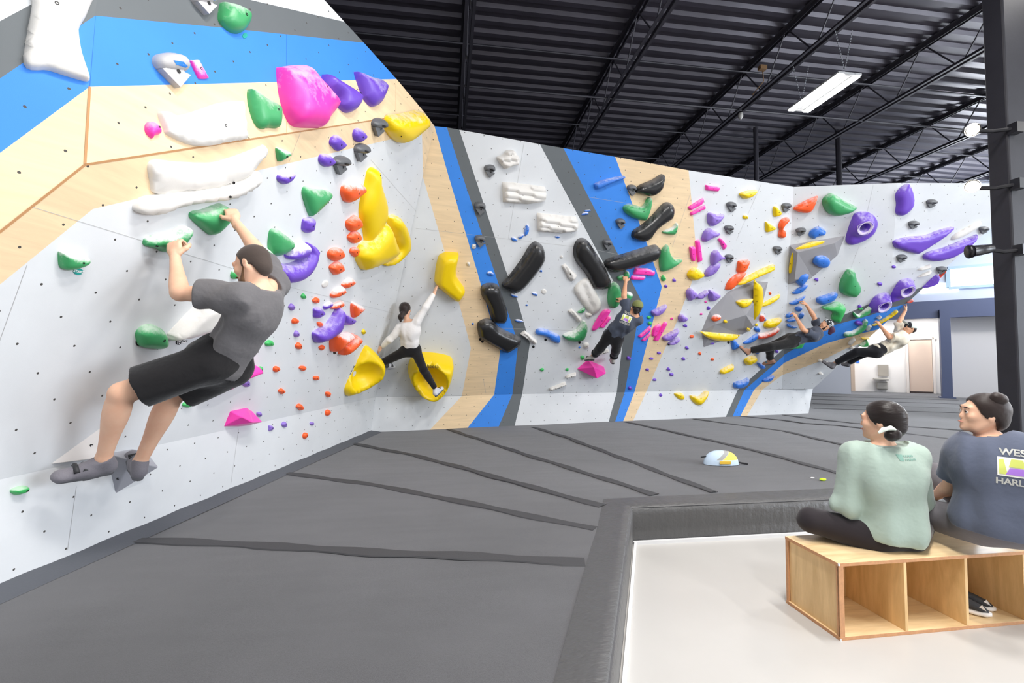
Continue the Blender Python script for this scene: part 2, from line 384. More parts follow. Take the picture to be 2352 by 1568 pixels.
# pale base rail under the edge
mbr=MB(); mbr.bar(E0+np.array([.0,-.028,.012]),Ex+np.array([0,-.028,.012]),.03,.024); mbr.bar(E0+cA*.02+np.array([.03,0,.012]),Ea+np.array([.03,0,.012]),.02,.02)
mbr.build('base_rail',plain('pale_rail','D9DADC',.5),root)
def strip(pts,w,z=MZ,h=.004,wob=.02):
    P=[atz(x,y,z) for x,y in pts]; out=[]
    for i in range(len(P)-1):
        n=max(2,int(np.linalg.norm(P[i+1]-P[i])/.12))
        for k in range(n): out.append(P[i]+(P[i+1]-P[i])*k/n)
    out.append(P[-1]); vs=[];fs=[]
    for i,p in enumerate(out):
        t=nrm(out[min(i+1,len(out)-1)]-out[max(i-1,0)]); s=np.array([-t[1],t[0],0]); ww=w/2*(1+.22*math.sin(i*1.3+len(pts)))
        wv=s*wob*.4*math.sin(i*.8)
        for a,hh in ((-1,.001),(-.9,h+.004),(.9,h+.004),(1,.001)): vs.append(p+wv+s*ww*a+np.array([0,0,hh]))
    for i in range(len(out)-1):
        for k in range(3): fs.append((i*4+k,(i+1)*4+k,(i+1)*4+k+1,i*4+k+1))
    o=mesh('seam_strap',vs,fs,[STRAP],smooth=False); setparent(o,root); return o
for pts,w in (([(290,1242),(560,1250),(720,1262),(1343,1291)],.1),([(655,1087),(830,1110),(960,1133),(1200,1182),(1366,1216)],.1),
  ([(808,1018),(960,1048),(1100,1085),(1200,1113),(1384,1163)],.1),([(1030,986),(1200,1042),(1340,1085),(1505,1137)],.1),
  ([(1224,981),(1300,1004),(1400,1042),(1640,1131)],.1),([(1436,969),(1500,982),(1700,1027),(1800,1052),(1935,1090)],.1),
  ([(1594,962),(1700,977),(1800,990),(1955,1026),(2200,1075)],.1),([(1700,956),(1800,965),(1845,972),(1925,977),(2200,1010)],.1),([(1800,953),(1860,961),(1960,972),(2250,990)],.12),
  ([(1868,938),(2210,948)],.14),([(1866,927),(2210,938)],.14),([(1864,917),(2210,928)],.14),([(1864,909),(2200,919)],.16)): strip(pts,w)
# strap along the foot of the left wall
mbl=MB(); a=pa+dA*0.0; 
vs=[];fs=[];n=60
for i in range(n):
    p=pa-dA*(9*i/(n-1))+np.array([.02,0,0]); s=np.array([dA[1],-dA[0],0]); j=.012*math.sin(i*1.7)
    for t,z in ((-.03,.03+j*.4),(.02,.022),(.10+j,.014),(.16,.003)): vs.append(p+s*t+np.array([0,0,z]))
for i in range(n-1):
    for k in range(3): fs.append((i*4+k,i*4+k+1,(i+1)*4+k+1,(i+1)*4+k))
o=mesh('edge_strap',vs,fs,[plain('edge_strap_fabric','55585F',.8,bump=.4,scale=12)],smooth=True); setparent(o,root)

# ------------------------------------------------------------ ceiling: corrugated deck, joists, bridging
DECK=plain('dark_steel_deck','4C4852',.38,metal=.2,var=.12,scale=3); STEEL=plain('dark_painted_steel','45434B',.45,var=.1)
BZ=H+5.4; TZ=H+6.2
vs=[];fs=[];ys=[];p=.32;y=-7.
while y<42:
    for dy,z in ((0,.06),(.13,.06),(.17,0),(.27,0)): ys.append((y+dy,z))
    y+=p
for (yy,z) in ys: vs+= [(-14,yy,TZ+.03+z),(36,yy,TZ+.03+z)]
for i in range(len(ys)-1): fs.append((2*i,2*i+1,2*i+3,2*i+2))
tag(mesh('ceiling',vs,fs,[DECK]),kind='structure')
def joist(x,y0=-6,y1=41,master=None):
    if master is None:
        t=tag(empty('roof_joist',(x,y0,BZ)),'x','joist',group='open web steel roof joists')
        m=MB()
        for s in(-1,1): m.box((x+s*.035,(y0+y1)/2,BZ+.035),.008,y1-y0,.07); m.box((x+s*.06,(y0+y1)/2,BZ),.05,y1-y0,.008)
        m.build('bottom_chord',STEEL,t)
        m=MB()
        for s in(-1,1): m.box((x+s*.035,(y0+y1)/2,TZ-.04),.008,y1-y0,.08); m.box((x+s*.065,(y0+y1)/2,TZ),.06,y1-y0,.01)
        m.build('top_chord',STEEL,t)
        m=MB(); y=y0+.2; k=0
        while y<y1-1.3:
            m.tube([(x,y,BZ+.04),(x,y+.52,TZ-.06)],.014,6); m.tube([(x,y+.64,TZ-.06),(x,y+1.16,BZ+.04)],.014,6); y+=1.28
        m.build('web_rods',STEEL,t); return t
    c=master.copy(); COL.objects.link(c); c.location=(x,y0,BZ)
    for ch in master.children:
        d=ch.copy(); COL.objects.link(d); d.parent=c
    return c
# joist x measured through the image of their bottom chords
jm=None; names=['near the left wall top, vertical in view','second from the left, above the back wall','third from the left, carrying the lit twin tube lamp','just right of the lit twin tube lamp','fifth from the left, over the right overhang','sixth from the left, left of the black column','seventh from the left, behind the black column','rightmost of all, behind the black column']
def jx_at(px,py):     # world x of a bottom-chord point
    return float(atz(px,py,BZ)[0])
JX=[jx_at(1071,150),jx_at(1436,176),jx_at(1777,191),jx_at(2000,267),jx_at(2116,361)]
sp_=(JX[3]-JX[0])/3; JX=JX[:5]
JX[4]=max(JX[4],JX[3]+sp_*.8)
JX+= [JX[4]+sp_,JX[4]+2*sp_,JX[4]+3*sp_]
for i,x in enumerate(JX):
    j=joist(x,master=jm); jm=jm or j; j['label']='dark steel open web roof joist, '+names[i]
def brid(name,z,px,py,label,r=.012):
    y=float(atz(px,py,z)[1]); m=MB(); m.tube([(-13,y,z),(23,y,z)],r,6); tag(m.build(name,STEEL),label,'bracing',group='roof bracing rods')
brid('bracing_rod',TZ-.1,1200,115,'thin bracing rod, highest of all, above the left wall, crossing all joists',.018)
brid('bracing_rod',TZ-.14,1640,158,'bracing rod passing left of the lit twin tube lamp',.016)
brid('bracing_rod',BZ+.02,1600,244,'bracing rod crossing the joists just below the lit lamp',.02)
brid('bracing_rod',BZ+.02,1700,378,'bracing rod low over the top of the back wall',.016)
brid('bracing_rod',TZ-.18,1200,276,'bracing rod close above the dark stripe of the back wall',.014)
m=MB(); c=atz(1927,385,TZ-1); m.tube([(c[0],c[1],4.4),(c[0],c[1],TZ)],.07,10); tag(m.build('pipe_column',STEEL),'thin dark round post rising behind the back wall to the roof','post')
m=MB(); c=atz(1737,378,TZ-1); m.tube([(c[0],c[1],4.4),(c[0],c[1],TZ)],.06,10); tag(m.build('pipe_column',STEEL),'thinner round post behind the back wall, left of the other post','post')
# dark outer walls behind the climbing walls (the building shell)
OUT=plain('dark_shell','2C2B30',.8)
tag(mesh('wall_north',[(-14,24,0),(12,24,0),(12,24,TZ+.1),(-14,24,TZ+.1)],[(0,1,2,3)],[OUT]),kind='structure')
tag(mesh('wall_west',[(-14,-7,0),(-14,24,0),(-14,24,TZ+.1),(-14,-7,TZ+.1)],[(0,1,2,3)],[OUT]),kind='structure')
# ------------------------------------------------------------ far end of the hall
g1=atz(1955,905,MZ); g2=atz(2184,913,MZ); gd=nrm((g2-g1)*np.array([1,1,0])); gn=np.array([gd[1],-gd[0],0])
if gn@(CAM-g1)<0: gn=-gn
PG=(g1,gn)
WHITE=plain('white_drywall','F1EFEE',.7); PALE=plain('pale_blue_grey_wall','D3DCEE',.7); NAVY=plain('dark_blue_steel','566080',.5); BEIGE=plain('beige_door','D8C3B4',.6)
BBD=plain('dark_baseboard','3A2F2E',.7); SKYW=plain('bright_daylight_window','F4F8FF',.5,emit=3.2)
def gq(pts,off=0.): return [hit(x,y,PG)+gn*off for x,y in pts]
def gbox(name,x0,x1,yt,yb,mat,off0=0.,off1=.1,parent=None):
    """upright slab standing against the far wall plane, seen between pixel columns x0..x1"""
    a=hit(x0,yb,PG);b=hit(x1,yb,PG); a2=hit(x0,yt,PG)
    A=np.array([a[0],a[1],a[2]]);B=np.array([b[0],b[1],a[2]]); zt=a2[2]
    m=MB(); vs=[]
    for z in (A[2],zt):
        for P in (A,B):
            for o in (off0,off1): vs.append(np.array([P[0],P[1],z])+gn*o)
    m.add(vs,[(0,1,3,2),(4,6,7,5),(0,4,5,1),(2,3,7,6),(1,5,7,3),(0,2,6,4)])
    o=m.build(name,mat); 
    if parent is not None: setparent(o,parent)
    return o
# upper wall across the whole end, with the clerestory opening cut out of it
zb=float(hit(2100,716,PG)[2]); zwl=float(hit(2180,662,PG)[2]); zwh=float(hit(2180,616,PG)[2]); xl=-14.
def gp(s,z,off=0.): p=g1+gd*s+gn*off; return np.array([p[0],p[1],z])
sw0=float((hit(2177,640,PG)-g1)@gd); sl=float((hit(1867,900,PG)-g1)@gd)
m=MB()
m.poly([gp(-9,zb),gp(20,zb),gp(20,zwl),gp(-9,zwl)]); m.poly([gp(-9,zwh),gp(20,zwh),gp(20,TZ+.1),gp(-9,TZ+.1)]); m.poly([gp(-9,zwl),gp(sw0,zwl),gp(sw0,zwh),gp(-9,zwh)])
tag(m.build('wall_far',PALE),kind='structure')
o=mesh('window_1',[gp(sw0-.05,zwl-.05,-.12),gp(20,zwl-.05,-.12),gp(20,zwh+.05,-.12),gp(sw0-.05,zwh+.05,-.12)],[(0,1,2,3)],[SKYW]); tag(o,kind='structure')
m=MB()
for s in (sw0,sw0+4.2,sw0+8.4): m.box(gp(s,(zwl+zwh)/2),.12,.1,zwh-zwl,X=gd,Y=gn)
for z in (zwl,zwh): m.box(gp(sw0+9,z,.02),18,.14,.09,X=gd,Y=gn)
o2=m.build('window_frame',plain('pale_window_frame','B9D5EA',.5)); setparent(o2,o)
m=MB(); a=hit(2112,664,PG); m.box(a+gd*.5,1.0,.05,.3,X=gd,Y=gn); o=m.build('window_2',SKYW); tag(o,kind='structure')
# white wall left of the opening and the lit back room
sx=float((g1-g1)@gd)
m=MB(); m.poly([gp(-9,0),gp(0,0),gp(0,zb),gp(-9,zb)]); m.poly([gp(0,0),gp(0,0,-1.2),gp(0,zb,-1.2),gp(0,zb)]); tag(m.build('wall_side',plain('white_side_wall','DFE3EE',.7)),kind='structure')
D2=-2.6   # back-room wall depth behind the end wall plane
PB=(g1+gn*D2,gn)
def bp(px,py,off=0.): return hit(px,py,PB)+gn*off
m=MB(); s0=-3.; m.poly([gp(s0,0,D2),gp(22,0,D2),gp(22,zb+.3,D2),gp(s0,zb+.3,D2)]); tag(m.build('wall_back_room',WHITE),kind='structure')
m=MB(); m.poly([gp(s0,zb+.02,D2),gp(22,zb+.02,D2),gp(22,zb+.02,0),gp(s0,zb+.02,0)]); tag(m.build('ceiling_back_room',WHITE),kind='structure')
def bbox(name,x0,x1,yt,yb,mat,th=.06,parent=None,off=.0):
    a=bp(x0,yb);b=bp(x1,yb);t=bp(x0,yt); m=MB(); L=(b-a)@gd; m.box(a+gd*L/2+gn*(off+th/2)+np.array([0,0,(t[2]-a[2])/2]),L,th,t[2]-a[2],X=gd,Y=gn); return m.build(name,mat,parent)
dr=tag(bbox('door_1',2090,2143,781,905,BEIGE,.05),kind='structure')
for a,b,c,d in ((2083,2089,774,907),(2144,2150,774,907),(2083,2150,773,780)): bbox('door_frame',a,b,c,d,plain('pale_trim','E9E2DC',.6),.1,dr)
bbox('door_kick_strip',2090,2143,898,905,BBD,.07,dr)
tag(bbox('baseboard_back_room',1964,2084,899,906,BBD,.04),kind='structure')
tag(bbox('trim_1',1955,1964,790,900,plain('tan_corner_trim','CDB9A8',.7),.3),kind='structure')
# drinking fountain
df=empty('drinking_fountain',bp(2025,905)); tag(df,'steel wall-hung drinking fountain with bottle filler in the far white room','fountain')
GS=plain('brushed_steel','B9B5AE',.35,metal=.5)
m=MB(); a=bp(2022,870); m.box(a+gn*.28,.5,.46,.1,X=gd,Y=gn); m.build('basin',GS,df,bevel=.03)
m=MB(); a=bp(2026,885); m.box(a+gn*.12,.36,.22,.3,X=gd,Y=gn); m.build('lower_housing',GS,df,bevel=.03)
m=MB(); a=bp(2028,850); m.box(a+gn*.06,.34,.12,.46,X=gd,Y=gn); m.build('bottle_filler',plain('grey_panel','A29C93',.5),df,bevel=.01)
ps=tag(bbox('wall_sign',1966,1974,828,833,plain('blue_sign','3C76D8',.5),.02),'small blue square sign on the far white wall left of the fountain','sign')
lt=bp(2118,779); m=MB(); m.lathe(lt+gn*.5+np.array([0,0,.1]),(0,0,-1),[(0,.03),(.16,.03),(.16,0),(0,0)],20); tag(m.build('ceiling_light',plain('lamp_glow','FFFFFF',.5,emit=5)),'small round lit ceiling lamp over the far beige door','lamp')
for px,lab in ((1985,'left, in front of the white wall'),(2120,'right, before the beige door')):
    pt=bp(px,760)+gn*1.3; area('back_room_light',(pt[0],pt[1],zb-.1),1.2,1.2,45)
area('clerestory_light',tuple(gp(sw0+5,(zwl+zwh)/2,.1)),9,1.0,900,rot=(math.radians(90),0,math.atan2(gn[1],gn[0])-math.pi/2),col=(.9,.95,1))
# header beam and column
bm=tag(gbox('header_beam',1700,2560,716,748,NAVY,.02,.32),'long dark blue steel beam over the opening to the far room','beam')
cl=empty('steel_column',hit(2171,913,PG)); tag(cl,'dark blue steel column under the beam at the far opening','column')
x0,x1=2159,2184
a=hit(x0,913,PG);L=float((hit(x1,913,PG)-a)@gd); zt=zb
m=MB(); c=a+gd*L/2+gn*.3
m.box(np.array([c[0],c[1],(zt+.28)/2]),L*.95,.3,zt-.28,X=gd,Y=gn); m.build('shaft',NAVY,cl)
m=MB(); m.box(np.array([c[0],c[1],MZ+.02]),L*1.4,.45,.04,X=gd,Y=gn); m.build('base_plate',NAVY,cl)
m=MB(); a=hit(2236,745,PG); m.poly([gp(.05+float((hit(2184,745,PG)-g1)@gd),0,-.35),gp(20,0,-.35),gp(20,zb,-.35),gp(.05+float((hit(2184,745,PG)-g1)@gd),zb,-.35)]); tag(m.build('wall_far_right',plain('white_panel','E2E0E0',.7)),kind='structure')
# ------------------------------------------------------------ near black column
BLK=plain('black_satin_column','24242B',.5,var=.15,scale=5,bump=.1)
ca=atd(2250,0,4.7); cb=atd(2334,0,4.7); cc=(ca+cb)/2+RT*.13; cw=np.linalg.norm(cb-ca)*.93
colm=empty('steel_column',(cc[0],cc[1],MZ)); tag(colm,'thick black column at the right, behind the seated people','column')
m=MB(); hh=TZ-MZ; m.box((cc[0],cc[1]+.02,MZ+hh/2),cw,.2,hh,X=RT*np.array([1,1,0]),Y=_f); m.build('shaft',BLK,colm,bevel=.015)
m=MB(); m.box((cc[0],cc[1],MZ+.015),cw*1.4,.42,.03,X=RT*np.array([1,1,0]),Y=_f); m.build('base_plate',BLK,colm)
# grey conduit and strap on its right side
CN=plain('grey_conduit','A9A6A2',.45,metal=.4)
cr_=atd(2345,60,4.8); m=MB(); m.tube([(cr_[0],cr_[1],MZ),(cr_[0],cr_[1],TZ)],.028,12); m.box((cr_[0],cr_[1],atd(2345,62,4.8)[2]),.12,.12,.14); m.box((cr_[0],cr_[1]-.02,atd(2345,760,4.8)[2]),.09,.1,.1)
tag(m.build('conduit',CN),'grey vertical conduit on the right side of the black column','pipe')
m=MB(); a=atd(2346,700,9); b=atd(2640,700,9); m.poly([(a[0],a[1],0),(b[0],b[1],0),(b[0],b[1],TZ),(a[0],a[1],TZ)]); tag(m.build('wall_right_side',plain('pale_grey_wall','B9BDB8',.8)),kind='structure')
# spot lamps clamped to the column
LENS=plain('warm_spot_glow','FFF4E0',.3,emit=7); SPB=plain('black_spot_housing','1B1B20',.35)
def spot(px,py,aim,lit,label):
    head=atd(px,py,4.55); A=nrm(aim); t=empty('spot_lamp',head); tag(t,label,'lamp',group='spot lamps on the black column')
    m=MB(); m.lathe(head,A,[(.0,-.2),(.04,-.19),(.05,-.1),(.058,0),(.066,.005),(.0,.005)] if not lit else [(.0,-.2),(.04,-.19),(.05,-.1),(.058,0),(.054,.0),(.05,-.03)],20); m.build('housing',SPB,t,smooth=True)
    m=MB(); m.lathe(head,A,[(.0,-.02),(.062,-.02)],20); m.build('lens',LENS if lit else SPB,t)
    m=MB(); e=np.array([cc[0]-cw/2*.9,cc[1]-.1,head[2]-.0]); m.tube([head-A*.14,(head-A*.14+e)/2+np.array([0,0,-.02]),e],.02,8); m.box(e,.08,.08,.1); m.build('bracket',SPB,t)
spot(2236,298,(-.55,-.7,-.35),True,'upper lit black spot lamp on the left side of the black column')
spot(2233,427,(-.75,-.5,-.1),True,'lower lit black spot lamp, left of the black column')
spot(2226,578,(-.9,.35,-.12),False,'unlit black spot lamp, lowest on the black column')
# ------------------------------------------------------------ hanging twin tube lamps
TUBE=plain('lit_lamp_tube','FFFFFF',.4,emit=16); PAN=plain('white_lamp_pan','D8D8D8',.4); CH=plain('steel_chain','D5D8DC',.35,metal=.6)
def lampfix(x,y,z,label):
    t=empty('hanging_lamp',(x,y,z)); tag(t,label,'lamp',group='hanging twin tube hall lamps')
    m=MB()
    for s in(-1,1): m.box((x+s*.15,y,z+.02),.12,1.12,.03)
    m.box((x,y,z+.045),.16,1.0,.05); 
    for s in (-1,1): m.box((x,y+s*.54,z+.02),.36,.03,.035)
    m.build('pan',PAN,t)
    for s in(-1,1):
        m=MB(); m.box((x+s*.15,y,z-.005),.105,1.08,.022); m.build('tube',TUBE,t,bevel=.006)
    m=MB()
    for e in(-1,1):
        yy=y+e*.46; zt=BZ
        for s in(-1,1):
            n=15
            for k in range(n):
                f=k/n; p0=np.array([x+s*(.16*(1-f)+.02-0.02),yy,zt+(z+.12-zt)*f]); m.box(p0,.012,.012,.026 if k%2 else .02)
        m.tube([(x,yy,z+.14),(x,yy,z+.06)],.004,5)
    m.build('chain',CH,t); return t
place=['lit twin tube lamp hanging on chains, the only one in view']+['twin tube lamp hanging outside the view, number '+w for w in ('two','three','four','five','six','seven','eight','nine')]
la=atz(1851,251.5,LAMP_Z); lb=atz(1930,177,LAMP_Z)
print('lamp',la,lb)
lampfix((la[0]+lb[0])/2,(la[1]+lb[1])/2,LAMP_Z,place[0])
# small sensor and junction box on joists
p=atz(1701,266,BZ-.1); m=MB(); m.lathe(p,(0,0,-1),[(0,-.06),(.05,-.05),(.05,.03),(.02,.07),(0,.08)],12); tag(m.build('ceiling_sensor',plain('off_white_plastic','DAD8D2',.5),smooth=True),'small white sensor hanging from the joist left of the lit lamp','sensor')
p=atz(1728,154,TZ-.3); p[0]=JX[2]; m=MB(); m.box(p,.14,.1,.08); m.tube([p,p+np.array([.1,.1,-.2]),p+np.array([-.15,.1,-.5])],.01,6); tag(m.build('junction_box',plain('rusty_box','8A6A48',.6)),'little brown junction box with wire on the joist above the lamp','electrical box')
# ------------------------------------------------------------ shoe bench
def plymat(name,c,vert=True):
    m=NT(name); c=srgb(c); m.b.inputs['Roughness'].default_value=.32
    tc=m.n.new('ShaderNodeTexCoord'); mp=m.n.new('ShaderNodeMapping'); mp.inputs['Scale'].default_value=(5,5,.8) if vert else (.9,7,7); m.l(tc.outputs['Object'],mp.inputs[0])
    n=m.node('ShaderNodeTexNoise',Scale=1.5,Detail=4,Roughness=.5); n.inputs['Distortion'].default_value=1.6; m.l(mp.outputs[0],n.inputs['Vector'])
    n2=m.node('ShaderNodeTexNoise',Scale=9,Detail=6,Roughness=.7); m.l(mp.outputs[0],n2.inputs['Vector'])
    f=m.math('ADD',m.math('MULTIPLY',n.outputs['Fac'],.7),m.math('MULTIPLY',n2.outputs['Fac'],.3))
    m.base(m.mix(m.ramp(f,.32,.68),tuple(x*.72 for x in (c[0],c[1]*.9,c[2]*.75)),tuple(min(1,x*1.06) for x in c))); return m.mat
BP=plymat('birch_plywood_upright','EFCB94'); BPH=plymat('birch_plywood_top','F3D9AE',False); EDGE=plain('plywood_cut_edge','C89368',.6,var=.12,scale=40)
b0=atz(1930,1471.4,0); b1=atz(1801.5,1384.7,0); bx=nrm((atz(2352,1432.4,0)-b0)); by=np.array([-bx[1],bx[0],0]); bd=float((b1-b0)@by); bl=1.62
def hgt(px,py,P):   # height on the upright through P seen at pixel y
    d=ray(px,py); k=np.linalg.norm((P-CAM)[:2])/np.linalg.norm(d[:2]); return H+d[2]*k
bh=hgt(1924,1293,b0); print('bench',b0,bd,bh)
bench=empty('shoe_bench',b0); tag(bench,'low birch plywood bench with open shoe cubbies under the two seated people','bench')
def bb(x0,x1,y0,y1,z0,z1,mat,name,edge=True):
    m=MB(); c=b0+bx*(x0+x1)/2+by*(y0+y1)/2+np.array([0,0,(z0+z1)/2]); m.box(c,x1-x0,y1-y0,z1-z0,X=bx,Y=by); return m.build(name,mat,bench,bevel=.0015)
th=.018
bb(0,bl,0,bd,bh-th,bh,BPH,'top_panel'); bb(0,bl,.0,bd,0,th,BPH,'bottom_panel')
bb(-.001,bl+.001,-.002,.0,bh-th,bh,EDGE,'top_edge_band'); bb(-.001,bl+.001,-.002,.0,0,th,EDGE,'bottom_edge_band')
bb(-.002,.0,0,bd,bh-th,bh,EDGE,'side_edge_band');bb(-.002,.0,0,bd,0,th,EDGE,'side_edge_band')
bb(0.012,.012+th*.6,th,bd-th,th,bh-th,BP,'end_panel'); bb(bl-th,bl,0,bd,th,bh-th,BP,'end_panel')
bb(0,.012,0,th,th,bh-th,EDGE,'corner_post'); bb(0,.012,bd-th,bd,th,bh-th,EDGE,'corner_post'); bb(.0,.03,-.001,th*.6,th,bh-th,EDGE,'front_post')
bb(th,bl-th,bd-.012,bd-.004,th,bh-th,BP,'back_panel')
def bxs(px,py): # distance along the bench front for a pixel on its bottom edge
    P=atz(px,py,0); return float((P-b0)@bx)
divs=[bxs(2078,1456),bxs(2220,1444)]; step=divs[1]-divs[0]; divs+= [divs[1]+step,divs[1]+2*step]
print('divs',divs)
for d in divs:
    if d<bl-.05: bb(d,d+th,.0,bd-.012,th,bh-th,BP,'divider')
m=MB()
for z in (bh-.006,.006): m.box(b0+np.array([0,0,z])-by*.003,.006,.006,.012,X=bx,Y=by)
m.build('corner_glide',plain('white_plastic','F2F2F2',.4),bench)
# shoes and cloth in the third cubby
SH=plain('grey_knit','3C3D40',.9,var=.2,scale=60); SOLE=plain('white_rubber','F1ECE6',.5)
def shoe(x,y,ang,label):
    P=b0+bx*x+by*y+np.array([0,0,th]); X=nrm(bx*math.cos(ang)-by*math.sin(ang)); Y=np.cross((0,0,1),X)
    t=empty('shoe',P); tag(t,label,'shoe',group='pair of grey shoes in the cubby')
    def loft(secs,mat,nm):
        vs=[];fs=[];n=16
        for (l,wd,z0,z1,yo) in secs:
            for k in range(n):
                a=2*math.pi*k/n; vs.append(P+X*l+Y*(yo+wd*math.cos(a))+np.array([0,0,(z0+z1)/2+(z1-z0)/2*(math.copysign(abs(math.sin(a))**.7,math.sin(a)))]))
        for i in range(len(secs)-1):
            for k in range(n): fs.append((i*n+k,i*n+(k+1)%n,(i+1)*n+(k+1)%n,(i+1)*n+k))
        fs+=[tuple(range(n))[::-1],tuple((len(secs)-1)*n+k for k in range(n))]
        o=mesh(nm,vs,fs,[mat],smooth=True); setparent(o,t)
    loft([(-.14,.012,.004,.028,0),(-.13,.03,.0,.034,0),(-.08,.037,.0,.034,0),(0,.036,.0,.032,0),(.07,.046,.0,.03,.002),(.115,.038,.002,.03,0),(.138,.012,.008,.026,0)],SOLE,'sole')
    loft([(-.135,.018,.028,.075,0),(-.12,.028,.026,.085,0),(-.06,.032,.026,.07,0),(0,.034,.026,.085,0),(.05,.040,.025,.07,.002),(.1,.036,.024,.05,0),(.125,.014,.024,.034,0)],SH,'upper')
    m=MB(); q=P+X*.085+Y*(-.030)+np.array([0,0,.052]); m.add([q,q+X*.03+np.array([0,0,-.012])-Y*.005,q+X*.014+np.array([0,0,.014])+Y*.006],[(0,1,2)]); m.build('logo_patch',SOLE,t)
shoe(divs[1]+.145,.155,.9,'grey slip-on shoe with white sole, front one in the cubby'); shoe(divs[1]+.235,.20,.85,'grey slip-on shoe with white sole, rear one in the cubby')
m=MB()
CL=plain('mauve_cloth','8E5A74',.9,var=.25,scale=30,bump=.5)
def blob(name,c,rad,mat,label,cat,seed=0,amp=.25,parent=None):
    bm=bmesh.new(); bmesh.ops.create_icosphere(bm,subdivisions=4,radius=1); rr=np.random.RandomState(seed); K=rr.randn(7,3)*2.3; ph=rr.rand(7)*6
    for v in bm.verts:
        p=np.array(v.co); s=1+amp*sum(math.sin(K[i]@p*1.4+ph[i]) for i in range(7))/4
        v.co=V(np.array(c)+p*s*np.array(rad))
    me=bpy.data.meshes.new(name); bm.to_mesh(me); bm.free(); me.polygons.foreach_set('use_smooth',[True]*len(me.polygons)); o=link(name,me,None,[mat]); 
    if label: tag(o,label,cat)
    return o
q=b0+bx*(divs[1]+.06)+by*.16+np.array([0,0,th+.135]); blob('sock',q,(.045,.07,.05),CL,'crumpled mauve cloth lying over the shoes in the cubby','clothing',3,.5)
# ------------------------------------------------------------ chalk bag and small things on the mat
q=atz(1656,1066,MZ); rt2=nrm(RT*np.array([1,1,0])); fw2=nrm(FW*np.array([1,1,0]))
cb_=empty('chalk_bag',q); tag(cb_,'small light blue and yellow hip bag lying on the mat','bag')
def bagmat():
    m=NT('patchwork_fabric'); tc=m.n.new('ShaderNodeTexCoord'); s=m.n.new('ShaderNodeSeparateXYZ'); m.l(tc.outputs['Generated'],s.inputs[0]); m.b.inputs['Roughness'].default_value=.8
    x,z=s.outputs[0],s.outputs[2]
    yel=m.math('MULTIPLY',m.math('GREATER_THAN',m.math('ADD',m.math('MULTIPLY',x,1.6),m.math('MULTIPLY',z,-.8)),.35),m.math('GREATER_THAN',z,.38))
    gr=m.math('MULTIPLY',m.math('LESS_THAN',m.math('ABSOLUTE',m.math('SUBTRACT',m.math('ADD',m.math('MULTIPLY',x,1.6),m.math('MULTIPLY',z,-.8)),.22)),.12),m.math('GREATER_THAN',z,.38))
    m.base(m.mix(yel,m.mix(gr,srgb('C9DDF2'),srgb('A9A9A8')),srgb('FBDD6A'))); return m.mat
vs=[];fs=[];n=28;mrow=10
for i in range(mrow+1):
    a=i/mrow*math.pi/2; rr=math.cos(a)**.75; z=.155*math.sin(a)
    for k in range(n):
        b=2*math.pi*k/n; vs.append(q+rt2*math.cos(b)*rr*.2+fw2*(math.sin(b)*rr*.1+.0)+np.array([0,0,z+.004]))
for i in range(mrow):
    for k in range(n): fs.append((i*n+k,i*n+(k+1)%n,(i+1)*n+(k+1)%n,(i+1)*n+k))
setparent(mesh('pouch',vs,fs,[bagmat()],smooth=True),cb_)
DK=plain('black_webbing','1E1E22',.8)
m=MB(); m.tube([q+rt2*.17+fw2*.02+np.array([0,0,.03]),q+rt2*.24+np.array([0,0,.015]),q+rt2*.3-fw2*.02+np.array([0,0,.01])],.01,6); m.build('strap',DK,cb_)
m=MB(); m.tube([q-rt2*.17+np.array([0,0,.09]),q-rt2*.23+np.array([0,0,.08])],.008,6); m.build('strap',DK,cb_)
m=MB(); c=q-fw2*.112+rt2*.0+np.array([0,0,.042]); m.box(c,.13,.01,.034,X=rt2,Y=fw2); m.build('label_patch',plain('yellow_label','E5B93A',.7),cb_,bevel=.004)
q=atz(1890,1104,MZ); o=blob('climbing_hold',q+np.array([0,0,.014]),(.035,.02,.014),plain('lime_plastic','C5EC1F',.5),'tiny lime green piece lying on the mat near the vinyl edge','hold',5,.1)
q=atz(1866,1098,MZ); o=blob('chalk_crumb',q+np.array([0,0,.005]),(.02,.012,.005),plain('chalk','EDEDED',.9),'small white chalk crumb on the mat left of the lime piece','chalk',6,.2)
# bucket-like grey chalk bag behind the green sweatshirt
q=atz(2108,1090,MZ); cb2=empty('chalk_bag',q); tag(cb2,'grey drawstring chalk bag standing on the mat between the seated people','bag')
GF=plain('grey_canvas','A9AEB5',.9,var=.15,scale=30,bump=.4)
m=MB(); m.lathe(q,(0,0,1),[(0,.0),(.09,.0),(.1,.03),(.095,.14),(.085,.2),(.1,.24),(.088,.235),(.075,.2)],18); m.build('bag_body',GF,cb2,smooth=True)
m=MB(); m.tube([q+np.array([.04,0,.22])+rt2*.05,q+np.array([0,0,.3])+rt2*.02,q+np.array([0,0,.34])-rt2*.03,q+np.array([0,0,.28])-rt2*.08,q+np.array([0,0,.22])-rt2*.04],.006,6); m.build('drawstring',GF,cb2,smooth=True)
